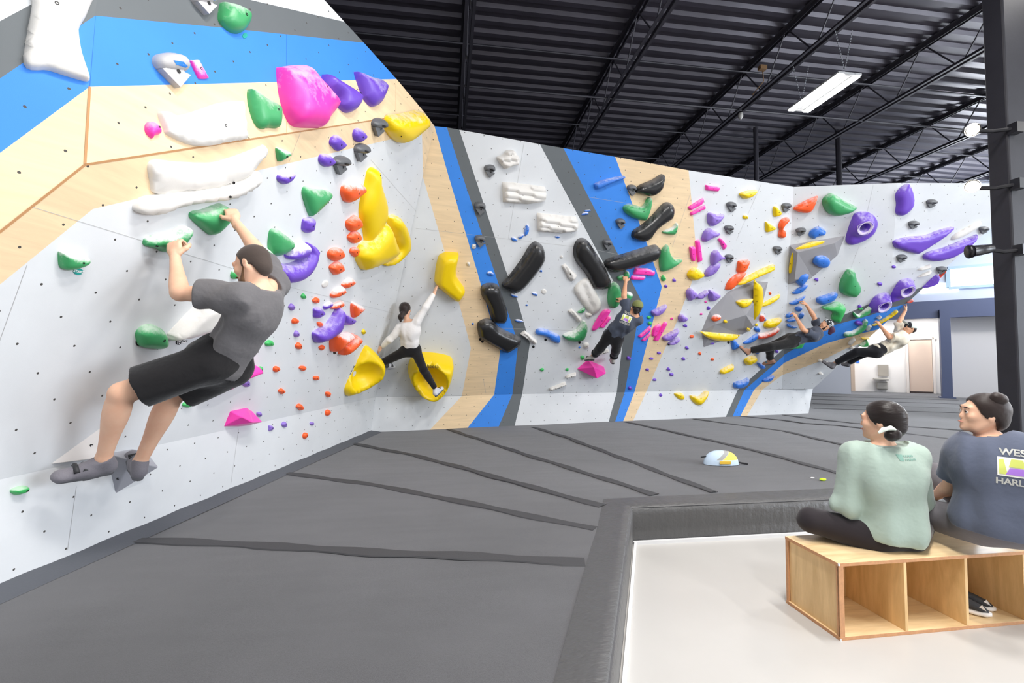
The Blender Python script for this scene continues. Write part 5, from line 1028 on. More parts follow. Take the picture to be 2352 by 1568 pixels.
# --- labels that single each hold out
LM=[('left yellow bowl',838,860),('right yellow bowl',990,870),('tall yellow petal',860,470),('big pink macro',715,215),('purple crescent',683,610),('purple banana hold',757,750),('bent yellow slab',1035,635),('upper white ledge',1205,445),('lower white ledge',1283,515),('lowest black macro',1148,775),('hot pink wedge',1362,850),('large grey volume',1700,720),('corner volume',1870,600),('yellow heart hold',1607,913),('highest purple donut',1985,525),('low pink wedge',558,962)]
def octant(dx,dy):
    a=math.degrees(math.atan2(-dy,dx))%360; return ['right of','up right of','above','up left of','left of','down left of','below','down right of'][int(((a+22.5)%360)//45)]
ORD=['nearest','second nearest','third nearest','fourth nearest','fifth nearest','sixth nearest','seventh nearest','eighth nearest','ninth nearest','tenth nearest','eleventh nearest','twelfth nearest']
seen=set()
for h_ in ALL:
    if not h_['label']:
        for nm,lx,ly in sorted(LM,key=lambda L:(L[1]-h_['px'][0])**2+(L[2]-h_['px'][1])**2):
            oc=octant(h_['px'][0]-lx,h_['px'][1]-ly)
            same=sorted([k for k in ALL if k['look']==h_['look'] and not k.get('fixed') and octant(k['px'][0]-lx,k['px'][1]-ly)==oc],key=lambda k:(k['px'][0]-lx)**2+(k['px'][1]-ly)**2)
            i=same.index(h_); lb='%s, %s one %s the %s'%(h_['look'],ORD[min(i,11)],oc,nm)
            if lb not in seen: break
        h_['label']=lb
    seen.add(h_['label']); h_['o']['label']=h_['label']
    if h_['group']: h_['o']['group']=h_['group']
# --- route tags: small half-discs with lettering
def letters(txt,c,X,Y,n,size,mat,name,parent=None,bold=.0,shear=0):
    cu=bpy.data.curves.new(name,'FONT'); cu.body=txt; cu.size=size; cu.extrude=.0006; cu.offset=bold; cu.align_x='CENTER'; cu.align_y='CENTER'; cu.shear=shear
    t=bpy.data.objects.new(name+'_t',cu); COL.objects.link(t); dg=bpy.context.evaluated_depsgraph_get(); me=bpy.data.meshes.new_from_object(t.evaluated_get(dg)); bpy.data.objects.remove(t)
    M=Matrix(((X[0],Y[0],n[0],c[0]),(X[1],Y[1],n[1],c[1]),(X[2],Y[2],n[2],c[2]),(0,0,0,1))); me.transform(M); me.name=name
    o=link(name,me,None,[mat]); 
    if parent is not None: setparent(o,parent)
    return o
TEAL=plain('teal_tag','1FA39A',.5); TBK=plain('black_tag','141417',.5)
def rtag(x,y,w,h,mat,txt,label,rot=0,tcol=None):
    pl=facet_of(x,y); b=HoldBuilder(ell(x,y,w,h,rot,14,k=0),pl,True); b.make('route_tag',mat,lambda u,v,d:.004,res=6); b.o['label']=label; b.o['category']='tag'
    if txt:
        c=b.w(0,0,.0048); ww=b.size[0]; letters(txt,c,b.rt,b.up,b.n,ww*(.36 if len(txt)>2 else .6),tcol or CHK,'lettering',b.o,bold=.0006)
rtag(179,623,23,15,TEAL,'START','teal START tag under the chalky green start hold')
rtag(562,82,11,13,TEAL,'','dark green start tag below the top green hold',.4)
rtag(317,786,12,16,TBK,'V4','black V4 grade tag left of the round green hold',0)
rtag(409,786,12,11,TBK,'V2','black V2 grade tag under the white block hold')
rtag(421,783,14,10,CHK,'START','white START tag right of the black V2 tag',0,TBK)
for x,y,lb in ((1103,779,'small black tag at the lower left end of the lowest black macro, left'),(1108,784,'small black tag at the lowest black macro, right of its twin'),(768,810,'small black tag at the tip of the left orange claw'),(939,846,'small black tag at the left rim of the right yellow bowl'),(1225,796,'small black tag under the grooved white hold'),(1253,780,'small black tag under the blue bone hold'),(1331,786,'small black tag below the low green boomerang'),(1536,790,'small black tag left of the lower purple wing hold'),(1673,786,'small black tag under the long level yellow blade')):
    rtag(x,y,6,6,TBK,'',lb)
BLACKT=plain('print_black','2A2A20',.6)
for lab,px_,ang in (('right yellow bowl',(985,824),0.),('left yellow bowl',(799,856),1.15)):
    b=[k for k in ALL if k['look']==lab][0]['b']; u,v=b.loct(px_,.12); dd=seg_d([(u,v)],b.loop)[0]; c=b.w(u,v,max(.02,b.hf(u,v,dd))+.006)
    vd=nrm(CAM-c); X=nrm(b.rt*math.cos(ang)+b.up*math.sin(ang)); X=nrm(X-vd*(X@vd)*.0); n_=nrm(b.n*.5+vd*.5); X=nrm(X-n_*(X@n_)); Y=np.cross(n_,X); letters('Cheeta',c+n_*.03,X,Y,n_,.085,BLACKT,'lettering',b.o)
# ------------------------------------------------------------ people: smooth implicit bodies meshed as one surface
from mathutils.bvhtree import BVHTree
class SDF:
    def __init__(s,lo,hi,h):
        s.h=h; s.lo=np.asarray(lo,float)-3*h; s.n=np.ceil((np.asarray(hi)-s.lo)/h).astype(int)+4
        s.F=np.full(s.n,.5,np.float32)
    def sub(s,lo,hi):
        a=np.clip(((lo-s.lo)/s.h).astype(int)-1,0,s.n-1); b=np.clip(((hi-s.lo)/s.h).astype(int)+2,1,s.n)
        if (b<=a).any(): return None,None
        g=[(s.lo[i]+s.h*np.arange(a[i],b[i])).astype(np.float32) for i in range(3)]
        return tuple(slice(a[i],b[i]) for i in range(3)),np.meshgrid(*g,indexing='ij')
    def comb(s,sl,d,k,cut=False):
        f=s.F[sl]
        if cut: s.F[sl]=np.maximum(f,-d); return
        hh=np.maximum(k-np.abs(f-d),0)/k; s.F[sl]=np.minimum(f,d)-hh*hh*k*.25
    def cone(s,a,b,ra,rb,k=.02,flat=False,flata=False,bulge=0,bp=.35,cut=False):
        a=np.asarray(a,float);b=np.asarray(b,float);R=max(ra,rb)+abs(bulge)+k+.03
        sl,G=s.sub(np.minimum(a,b)-R,np.maximum(a,b)+R)
        if sl is None: return
        D=b-a;L=float(D@D)+1e-9; px,py,pz=G[0]-a[0],G[1]-a[1],G[2]-a[2]
        t0=(px*D[0]+py*D[1]+pz*D[2])/L; t=np.clip(t0,0,1); r=ra+(rb-ra)*t
        if bulge: r=r+bulge*np.exp(-((t-bp)/.28)**2)
        d=np.sqrt((px-D[0]*t)**2+(py-D[1]*t)**2+(pz-D[2]*t)**2)-r
        if flat: d=np.maximum(d,(t0-1)*math.sqrt(L))
        if flata: d=np.maximum(d,-t0*math.sqrt(L))
        s.comb(sl,d,k,cut)
    def chain(s,P,R,k=.02,**kw):
        for i in range(len(P)-1): s.cone(P[i],P[i+1],R[i],R[i+1],k,**({} if i<len(P)-2 else kw))
    def ell(s,c,X,Y,Z,r,k=.02,cut=False,planes=()):
        c=np.asarray(c,float);R=max(r)+k+.03; sl,G=s.sub(c-R,c+R)
        if sl is None: return
        q=[G[0]-c[0],G[1]-c[1],G[2]-c[2]]; l=[(q[0]*A[0]+q[1]*A[1]+q[2]*A[2]) for A in (X,Y,Z)]
        k0=np.sqrt(sum((l[i]/r[i])**2 for i in range(3))); k1=np.sqrt(sum((l[i]/r[i]**2)**2 for i in range(3)))+1e-9
        d=k0*(k0-1)/k1
        for (p,n) in planes: d=np.maximum(d,(G[0]-p[0])*n[0]+(G[1]-p[1])*n[1]+(G[2]-p[2])*n[2])
        s.comb(sl,d,k,cut)
    def clip(s,p,n,R=None):
        """cut away everything on the side n of point p (optionally only within radius R)"""
        lo=s.lo;hi=s.lo+s.h*s.n
        if R is not None: lo=np.maximum(lo,p-R);hi=np.minimum(hi,p+R)
        sl,G=s.sub(lo,hi)
        if sl is None: return
        d=(G[0]-p[0])*n[0]+(G[1]-p[1])*n[1]+(G[2]-p[2])*n[2]
        if R is not None: d=np.minimum(d,R-np.sqrt((G[0]-p[0])**2+(G[1]-p[1])**2+(G[2]-p[2])**2))
        s.F[sl]=np.maximum(s.F[sl],d)
    def folds(s,amp,axis,freq=40,seed=0):
        r=np.random.RandomState(seed); sl,G=s.sub(s.lo,s.lo+s.h*s.n); m=np.abs(s.F[sl])<.06
        x,y,z=[g[m] for g in G]; A=nrm(axis); tot=0
        for i in range(5):
            v=r.randn(3); v-=A*(v@A)*.8; v=nrm(v)*freq*(.5+r.rand()); w=r.randn(3)*7
            tot=tot+np.sin(x*v[0]+y*v[1]+z*v[2]+1.6*np.sin(x*w[0]+y*w[1]+z*w[2]+i))
        f=s.F[sl]; f[m]=f[m]-amp*tot/3; s.F[sl]=f
    def mesh(s):
        F=s.F; ins=F<0; n=F.shape
        c=[F[i:n[0]-1+i,j:n[1]-1+j,k:n[2]-1+k] for i in(0,1) for j in(0,1) for k in(0,1)]
        S=sum((x<0).astype(np.int8) for x in c); act=(S>0)&(S<8); idx=np.argwhere(act)
        if len(idx)==0: return np.zeros((0,3)),[]
        V=np.array([[x[act]] for x in c])[:,0]; off=np.array([(i,j,k) for i in(0,1) for j in(0,1) for k in(0,1)],float)
        P=np.zeros((len(idx),3));C=np.zeros(len(idx))
        for a in range(8):
            for b in range(a+1,8):
                if abs(off[a]-off[b]).sum()!=1: continue
                m=(V[a]<0)!=(V[b]<0); t=V[a][m]/(V[a][m]-V[b][m]); P[m]+=off[a]+(off[b]-off[a])*t[:,None]; C[m]+=1
        P/=C[:,None]; vert=s.lo+(idx+P)*s.h; ID=-np.ones([x-1 for x in n],int); ID[act]=np.arange(len(idx)); Q=[]
        for ax in range(3):
            o=[a for a in range(3) if a!=ax]; A=ins.take(range(0,n[ax]-1),ax);B=ins.take(range(1,n[ax]),ax)
            e=np.argwhere(A!=B); e=e[(e[:,o[0]]>0)&(e[:,o[1]]>0)&(e[:,o[0]]<n[o[0]]-1)&(e[:,o[1]]<n[o[1]]-1)]
            fl=A[tuple(e.T)]; q=[]
            for (u,v) in ((0,0),(1,0),(1,1),(0,1)):
                t=e.copy(); t[:,o[0]]-=u; t[:,o[1]]-=v; q.append(ID[tuple(t.T)])
            q=np.array(q).T; sw=fl if ax!=1 else ~fl; q[sw]=q[sw][:,::-1]; Q.append(q)
        Q=np.concatenate(Q); Q=Q[(Q>=0).all(1)][:,::-1]; return vert,Q
def relax(v,q,it=2,lam=.5):
    E=np.concatenate([q[:,[0,1]],q[:,[1,2]],q[:,[2,3]],q[:,[3,0]]])
    for _ in range(it):
        A=np.zeros_like(v);C=np.zeros(len(v)); np.add.at(A,E[:,0],v[E[:,1]]); np.add.at(A,E[:,1],v[E[:,0]]); np.add.at(C,E[:,0],1); np.add.at(C,E[:,1],1)
        v=v+(A/np.maximum(C,1)[:,None]-v)*lam
    return v
def outmesh(name,sds,mat,parent,it=2,out=True):
    VV=[];QQ=[];b=0
    for sd in sds:
        v,q=sd.mesh()
        if len(v)==0: continue
        v=relax(v,q,it); VV.append(v);QQ.append(q+b);b+=len(v)
    v=np.concatenate(VV);q=np.concatenate(QQ)
    o=mesh(name,v,q.tolist(),[mat],smooth=True)
    bm=bmesh.new(); bm.from_mesh(o.data); bmesh.ops.recalc_face_normals(bm,faces=bm.faces); bm.to_mesh(o.data); bm.free(); o.data.polygons.foreach_set('use_smooth',[True]*len(o.data.polygons))
    setparent(o,parent); return o
RUB=plain('black_rubber','2C2C2F',.6)
def skinmat(name,c):
    m=NT(name); c=srgb(c); m.b.inputs['Roughness'].default_value=.55; m.b.inputs['Subsurface Weight'].default_value=.12; m.b.inputs['Subsurface Radius'].default_value=(.02,.008,.004); m.b.inputs['Subsurface Scale'].default_value=.5
    f=m.noise(14,4); m.base(m.mix(m.ramp(f,.3,.7),(c[0]*.97,c[1]*.88,c[2]*.85),c)); m.bump(m.noise(220,2),.08,.001); return m.mat
def cloth(name,c,fine=90,fold=.35,rough=.9,var=.08,stretch=None):
    m=NT(name); c=srgb(c); m.b.inputs['Roughness'].default_value=rough; m.b.inputs['Specular IOR Level'].default_value=.2; m.b.inputs['Sheen Weight'].default_value=.2
    f=m.noise(fine*2,3); g=m.noise(7,3,stretch=stretch); m.base(m.mix(f,tuple(x*(1-var) for x in c),tuple(x*(1+var) for x in c)))
    m.bump(m.math('ADD',m.math('MULTIPLY',f,.04),g),min(1,fold*1.1),.03); return m.mat
def cw_(v): return nrm(RT*v[0]+UP*v[1]+FW*v[2])
def hand(wr,d,pn,side,curl=.9,sc=1.,h=.0034):
    d=nrm(d);P0=nrm(pn-d*(pn@d));sv=nrm(np.cross(d,P0)); sv=sv if sv@side>0 else -sv
    s=SDF(wr-.19*sc,wr+.19*sc,h); s.cone(wr-d*.04*sc,wr+d*.02*sc,.026*sc,.028*sc,.02)
    s.ell(wr+d*.055*sc,d,sv,P0,(.05*sc,.042*sc,.018*sc),.015)
    for i,(o,L) in enumerate(((.030,.074),(.010,.084),(-.011,.078),(-.030,.062))):
        p=wr+d*.09*sc+sv*o*sc; dd=nrm(d+sv*o*1.2); pp=P0; r=.0093*sc; s.cone(wr+d*.045*sc+sv*o*.85*sc,p,.012*sc,r*1.1,.012)
        for k,f in enumerate((.46,.3,.24)):
            a=curl*(.7,.9,.6)[k]; q=nrm(dd*math.cos(a)+pp*math.sin(a)); pp=nrm(pp*math.cos(a)-dd*math.sin(a)); e=p+q*L*f*sc; s.cone(p,e,r,r*.9,.003); p=e;dd=q;r*=.92
    t0=wr+d*.02*sc+sv*.026*sc; t1=t0+nrm(d*.6+sv*.75+P0*.25)*.042*sc; t2=t1+nrm(d*.8+sv*.25+P0*.5)*.03*sc; t3=t2+nrm(d*.75-sv*.05+P0*.6)*.024*sc
    s.chain([t0,t1,t2,t3],[.016*sc,.013*sc,.0115*sc,.009*sc],.008); return s
def headsdf(s,c,f,u,sc=1.,male=True,beard=False,ears=True,nose=1.):
    """skull, jaw, brow, eye sockets, nose, lips, chin and ears around the head centre c; f: where the face looks"""
    f=nrm(f);u=nrm(u-f*(u@f));r=np.cross(f,u); P=lambda a,b,c_:c+(f*a+u*b+r*c_)*sc
    s.ell(P(-.012,.028,0),f,u,r,(.096*sc,.084*sc,.076*sc),.02)
    s.ell(P(.02,-.03,0),f,u,r,(.072*sc,.078*sc,.062*sc),.03)
    s.ell(P(.042,-.078,0),f,u,r,(.045*sc,.03*sc,.042*sc),.03)       # jaw
    s.ell(P(.078,-.096,0),f,u,r,(.018*sc,.016*sc,.02*sc),.02)         # chin
    for q in(-1,1):
        s.cone(P(-.01,-.04,.055*q),P(.03,-.09,.035*q),.02*sc,.018*sc,.02)
        s.ell(P(.082,.012,.03*q),f,u,r,(.014*sc,.012*sc,.016*sc),.006,cut=False)
        s.ell(P(.098,.004,.031*q),f,u,r,(.016*sc,.011*sc,.017*sc),.01,cut=True)
        s.ell(P(.068,-.022,.045*q),f,u,r,(.02*sc,.02*sc,.018*sc),.02)     # cheek
        s.ell(P(.082,.003,.031*q),f,u,r,(.0125*sc,.0115*sc,.0125*sc),.004)  # eyeball under lids
        if ears:
            s.ell(P(-.008,-.008,.078*q),nrm(f*.9+r*q*-.2),u,r,(.017*sc,.031*sc,.009*sc),.005); s.ell(P(-.004,-.004,.086*q),f,u,r,(.009*sc,.018*sc,.006*sc),.003,cut=True)
    s.cone(P(.084,.03,.045),P(.084,.03,-.045),.008*sc,.008*sc,.018)    # brow
    s.cone(P(.086,.008,0),P(.103*nose,-.028,0),.007*sc,.0085*sc,.010); s.ell(P(.096,-.033,0),f,u,r,(.011*sc,.008*sc,.014*sc),.006)
    s.ell(P(.092,-.056,0),f,u,r,(.010*sc,.005*sc,.021*sc),.006); s.ell(P(.09,-.067,0),f,u,r,(.010*sc,.006*sc,.018*sc),.006)
def person(name,label,J,o):
    """J: joints in world metres; o: options. Returns the root empty."""
    j={k:np.asarray(v,float) for k,v in J.items()}; m=o.get('male',True); sc=o.get('sc',1.); h=o.get('h',.009)
    pts=np.array(list(j.values())); lo=pts.min(0)-.2;hi=pts.max(0)+.2
    root=empty('person',pts[:, :].mean(0)*[1,1,0]+np.array([0,0,min(p[2] for p in pts)])); tag(root,label,'person')
    X=nrm(j['shR']-j['shL']); up=nrm(j['neck']-j['waist']); fwd=nrm(np.cross(up,X)); X=nrm(np.cross(fwd,up)); 
    Xp=nrm(j['hipR']-j['hipL']); upp=nrm(j['waist']-j['pelvis']); fp=nrm(np.cross(upp,Xp)); Xp=nrm(np.cross(fp,upp))
    g=o.get('girth',1.); hd=j['head']; hf_=cw_(o['face']); hu=cw_(o.get('hup',(0,1,0)))
    def torso(s,e,k=.05,kx=1.):
        s.ell(j['chest'],X,fwd,up,(.165*sc*g*kx+e,.115*sc*g+e,.17*sc+e),k); s.ell(j['waist'],X,fwd,up,(.135*sc*g*kx+e,.1*sc*g+e,.14*sc+e),k)
        s.ell(j['pelvis'],Xp,fp,upp,(.155*sc*g*kx+e,.12*sc*g+e,.115*sc+e),k)
        for sd in('L','R'): s.cone(j['neck']+(j['sh'+sd]-j['neck'])*.25-up*.03,j['sh'+sd],.05*sc+e,.052*sc+e,k)
        s.cone(j['chest']-up*.05,j['neck']-up*.03,.1*sc*g+e,.055*sc+e,k)
    # body
    s=SDF(lo,hi,h); torso(s,0.); am=1. if m else .86; lm=o.get('leg',1.)
    s.cone(j['neck']-up*.02,hd-nrm(hu)*.045*sc-hf_*.015,.056*sc*am,.05*sc*am,.03)
    headsdf(s,hd,hf_,hu,sc*o.get('hs',1.),m)
    for sd in('L','R'):
        s.cone(j['sh'+sd],j['el'+sd],.052*sc*am,.04*sc*am,.03,bulge=.008*am); s.cone(j['el'+sd],j['wr'+sd],.043*sc*am,.027*sc*am,.015,bulge=.006,bp=.2)
        s.cone(j['hip'+sd],j['kn'+sd],.088*sc*lm,.058*sc*lm,.04); s.cone(j['kn'+sd],j['an'+sd],.053*sc*lm,.036*sc*lm,.02,bulge=.014*lm,bp=.3)
        if sd+'_ft' not in o.get('skip',()): s.cone(j['an'+sd],j['he'+sd]*.5+j['to'+sd]*.5,.034*sc,.02*sc,.02) if 0 else s.cone(j['an'+sd],j['he'+sd]*.75+j['to'+sd]*.25,.035*sc,.022*sc,.02)
    # nape and back-of-knee hollows are left to the relaxation
    sds=[s]
    for sd in('L','R'):
        if 'hand'+sd in o:
            hh_=o['hand'+sd]; wr=j['wr'+sd]; sds.append(hand(wr,cw_(hh_[0]),cw_(hh_[1]),cw_(hh_[2]),hh_[3],sc*(1 if m else .92),o.get('hh',.0036)))
    body=outmesh('body',sds,o['skin'],root,2)
    # eyes
    f=nrm(hf_);u=nrm(hu-f*(hu@f));r=np.cross(f,u); hs=sc*o.get('hs',1.)
    if h<.008:
        Pq=lambda a,b,c_:hd+(f*a+u*b+r*c_)*hs
        for q in(-1,1):
            m_=MB(); m_.lathe(Pq(.0835,.003,.031*q),nrm(f*.9+r*q*.3),[(.0,-.013*hs),(.009*hs,-.010*hs),(.0125*hs,0),(.0105*hs,.0065*hs),(.0055*hs,.0112*hs),(0,.0128*hs)],14); ey=m_.build('eye',plain('eye_white','E9E4E0',.3),root,smooth=True)
            m_=MB(); cc_=Pq(.0835,.003,.031*q)+nrm(f*.9+r*q*.3)*.0108*hs; m_.lathe(cc_,nrm(f*.9+r*q*.3),[(.0062*hs,-.002),(.0058*hs,.0012),(0,.0026)],12); iris=m_.build('iris',plain('brown_iris','2E1E16',.3),None); iris.data.transform(Matrix.Translation(-root.location)); iris.parent=ey
            m_=MB(); m_.tube([Pq(.0965,.024,.014*q),Pq(.0975,.029,.03*q),Pq(.086,.026,.05*q)],[.002,.0032,.0018],6); m_.build('eyebrow',o['hair'][0] if 'hair' in o else RUB,root,smooth=True)
        m_=MB(); m_.tube([Pq(.092,-.0605,-.02),Pq(.1035,-.0595,-.007),Pq(.1035,-.0595,.007),Pq(.092,-.0605,.02)],[.0018,.0036,.0036,.0018],8); m_.build('lips',plain('lip_pink','C98A7C',.45),root,smooth=True)
    # hair
    if 'hair' in o:
        hm,kind=o['hair']; s=SDF(hd-.2,hd+.2,.0045 if h<.008 else .006); P=lambda a,b,c_:hd+(f*a+u*b+r*c_)*hs
        t={'buzz':.0035,'pulled':.012,'cap':.006}.get(kind,.01)
        pl=[(P(.05,.07,0),nrm(f*.85-u*.5)),(P(-.03,-.03,0),nrm(-u*.75+f*.75))] if kind!='pulled' else [(P(.062,.055,0),nrm(f*.85-u*.4)),(P(-.03,-.055,0),nrm(-u*.85+f*.75))]
        s.ell(P(-.014,.03,0),f,u,r,((.096+t)*hs,(.084+t)*hs,(.077+t)*hs),.01,planes=pl)
        s.ell(P(-.045,-.025,0),f,u,r,((.062+t)*hs,(.06+t)*hs,(.062+t)*hs),.02,planes=[(P(-.045,-.02,0),nrm(f*.9-u*.1))])
        for q in(-1,1): s.ell(P(-.002,.0,.073*q),f,u,r,(.03*hs,.036*hs,.006*hs),.006,planes=[(P(0,-.018,0),-u),(P(.02,0,0),f)])
        outmesh('hair',[s],hm,root,1)
    if 'beard' in o:
        s=SDF(hd-.16,hd+.16,.0045 if h<.008 else .006); P=lambda a,b,c_:hd+(f*a+u*b+r*c_)*hs; L=o.get('beardlen',0)
        s.ell(P(.048,-.08,0),f,u,r,(.05*hs,.036*hs,.05*hs),.02); s.ell(P(.08,-.098-L*.4,0),f,u,r,(.026*hs,(.024+L*.5)*hs,.03*hs),.02)
        for q in(-1,1): s.cone(P(.01,-.02,.064*q),P(.045,-.085,.045*q),.010*hs,.018*hs,.02)
        s.cone(P(.1,-.048,.022),P(.1,-.048,-.022),.006*hs,.006*hs,.008); s.ell(P(.108,-.062,0),f,u,r,(.012,.005,.018),.01,cut=True)
        outmesh('beard',[s],o['beard'],root,1)
    if 'extra_hair' in o:
        for (nm,mt,prims) in o['extra_hair']:
            ps=np.array([p for pr in prims for p in pr[0]]); s=SDF(ps.min(0)-.08,ps.max(0)+.08,.005 if h<.008 else .007)
            for (P_,R_) in prims: s.chain(list(P_),list(R_),.02) if len(P_)>1 else s.ell(P_[0],f,u,r,R_,.02)
            if h<.008: s.folds(.0018,f,140,3)
            outmesh(nm,[s],mt,root,1)
    # top
    T=o['top']; e=T.get('e',.018); s=SDF(lo,hi,h); torso(s,e,.05,T.get('kx',1.))
    hem=T['hem']; 
    for sd in('L','R'):
        a,b,c=j['sh'+sd],j['el'+sd],j['wr'+sd]
        if T.get('long'):
            s.cone(a,b,.058*sc*am+e,.046*sc*am+e,.03,bulge=.004); q=b+(c-b)*T.get('cuff',.9); s.cone(b,q,.048*sc*am+e,.03*sc*am+e*.8,.02,flat=True)
        else:
            q=a+(b-a)*T.get('sleeve',.62); s.cone(a,q,.056*sc*am+e,.05*sc*am+e*1.35,.035,flat=True)
    if 'fold' in T: s.folds(T['fold'],up,T.get('freq',34),o.get('seed',1))
    s.clip(hem[0],nrm(hem[1]),T.get('hemR'))
    s.clip(j['neck']+up*.012+nrm(hd-j['neck'])*.0,nrm(up*.8+nrm(hd-j['neck'])*.4-fwd*.12),.12)
    top=outmesh(T.get('name','shirt'),[s],T['mat'],root,1)
    # bottoms
    B=o['bottom']; e=B.get('e',.014); s=SDF(lo,hi,h)
    s.ell(j['pelvis'],Xp,fp,upp,(.155*sc*g+e,.12*sc*g+e,.115*sc+e),.05); s.ell(j['pelvis']*.6+j['waist']*.4,Xp,fp,upp,(.14*sc*g+e,.105*sc*g+e,.1*sc+e),.05)
    for sd in('L','R'):
        a,b,c=j['hip'+sd],j['kn'+sd],j['an'+sd]
        if B.get('short'): q=a+(b-a)*B['short']; s.cone(a,q,.094*sc+e,.078*sc+e*1.9,.05,flat=True)
        else:
            s.cone(a,b,.09*sc*lm+e,.06*sc*lm+e,.045); q=b+(c-b)*B.get('len',.93); s.cone(b,q,.06*sc*lm+e*.9,.042*sc*lm+e*B.get('flare',1.),.025,flat=True,bulge=.008*lm,bp=.3)
            if B.get('cuff'): s.cone(q-nrm(c-b)*.05,q,.05*sc+e*1.5,.05*sc+e*1.5,.008,flat=True,flata=True)
    if 'fold' in B: s.folds(B['fold'],j['knL']-j['hipL'],B.get('freq',40),5)
    pass
    outmesh(B.get('name','trousers'),[s],B['mat'],root,1)
    # shoes
    if 'shoe' in o:
        for sd in('L','R'):
            he,to,an=j['he'+sd],j['to'+sd],j['an'+sd]; d=nrm(to-he); v=nrm(np.cross(d,an-he)); w_=nrm(np.cross(v,d)); 
            s=SDF(np.minimum(he,to)-.14,np.maximum(he,to)+.14,.005 if h<.008 else .007); L=np.linalg.norm(to-he)
            s.cone(he+w_*.012,he+d*L*.35+w_*.01,.034*sc,.036*sc,.02); s.cone(he+d*L*.35+w_*.01,to-d*.03,.038*sc,.034*sc,.03); s.ell(to-d*.035,d,v,w_,(.045*sc,.04*sc,.026*sc),.02)
            s.cone(he+w_*.03,an,.036*sc,.041*sc,.03,flat=True); s.cone(he+d*L*.55+w_*.012,an+(he-an)*.15,.03*sc,.034*sc,.03)
            sh=outmesh('shoe',[s],o['shoe'][0],root,1)
            s=SDF(np.minimum(he,to)-.14,np.maximum(he,to)+.14,.005 if h<.008 else .007)
            s.cone(he-w_*.016,he+d*L*.4-w_*.016,.03*sc,.034*sc,.02); s.cone(he+d*L*.4-w_*.016,to-d*.035-w_*.012,.037*sc,.036*sc,.02); s.clip(he+w_*.0,w_); s.clip(he-w_*.03,-w_)
            so=outmesh('sole',[s],o['shoe'][1],root,1); lc=so; so.parent=sh
            c=he+d*L*.62+w_*.038; mb_=MB()
            for kk in (0,.035): mb_.tube([c-d*kk+v*.036*sc-w_*.006,c-d*kk+w_*.006,c-d*kk-v*.036*sc-w_*.006],.013*sc,8)
            if len(o['shoe'])>2:
                st_=mb_.build('strap',o['shoe'][2],None,smooth=True); st_.data.transform(Matrix.Translation(-root.location)); st_.parent=sh
    return root,body,top,(X,fwd,up),(f,u,r)
def bvh_of(o): 
    M=Matrix.Translation(o.parent.location) if o.parent else Matrix(); return BVHTree.FromPolygons([M@v.co for v in o.data.vertices],[tuple(p.vertices) for p in o.data.polygons])
def onto(dec,surf,n,off=.003,parent=None):
    """lay a flat print onto the cloth below it"""
    b=bvh_of(surf); nn=V(n); me=dec.data
    for v in me.vertices:
        h_=b.ray_cast(v.co+nn*.25,-nn,.6)
        if h_[0] is not None: v.co=h_[0]+nn*off
    setparent(dec,surf.parent); dec.parent=surf.parent
def shirtprint(top,c,X,Y,n,sz):
    WT=plain('print_white','ECECE6',.7); YG=plain('print_lime','CBD36A',.7); PU=plain('print_violet','A877D8',.7)
    def quad(pts,mat,nm,off):
        bm=bmesh.new(); bm.faces.new([bm.verts.new(V(c+X*a*sz+Y*b*sz)) for a,b in pts]); bmesh.ops.subdivide_edges(bm,edges=bm.edges[:],cuts=7,use_grid_fill=True)
        me=bpy.data.meshes.new(nm); bm.to_mesh(me); bm.free(); o=link(nm,me,None,[mat]); onto(o,top,n,off)
    quad([(-.62,-.42),(.62,-.42),(.62,.42),(-.62,.42)],WT,'print_patch',.0025)
    quad([(-.56,-.34),(-.3,-.34),(-.42,.34),(-.56,.3)],YG,'print_patch',.0045); quad([(-.26,.0),(.26,.0),(.18,.36),(-.18,.36)],YG,'print_patch',.0045); quad([(.3,-.34),(.56,-.34),(.56,.3),(.42,.34)],YG,'print_patch',.0045)
    quad([(-.36,-.34),(.36,-.34),(.22,-.04),(-.22,-.04)],PU,'print_patch',.0045)
    for t,y in (('WEST',.66),('HARLEM',-.66)):
        o=letters(t,c+Y*y*sz,X,Y,n,sz*.42 if t=='WEST' else sz*.36,WT,'lettering',bold=sz*.012); onto(o,top,n,.0035)
j_=lambda d:{k:atd(*v) for k,v in d.items()}
HAIRB=cloth('dark_brown_hair','2E2422',160,.3,.45); HAIRK=cloth('near_black_hair','211A19',200,.2,.35,stretch=(1,1,6)); BEARD=cloth('brown_beard','7A5B42',160,.6,.8,.3)
SK1=skinmat('fair_skin','EBBFA2'); SK2=skinmat('warm_skin','DDAA88')

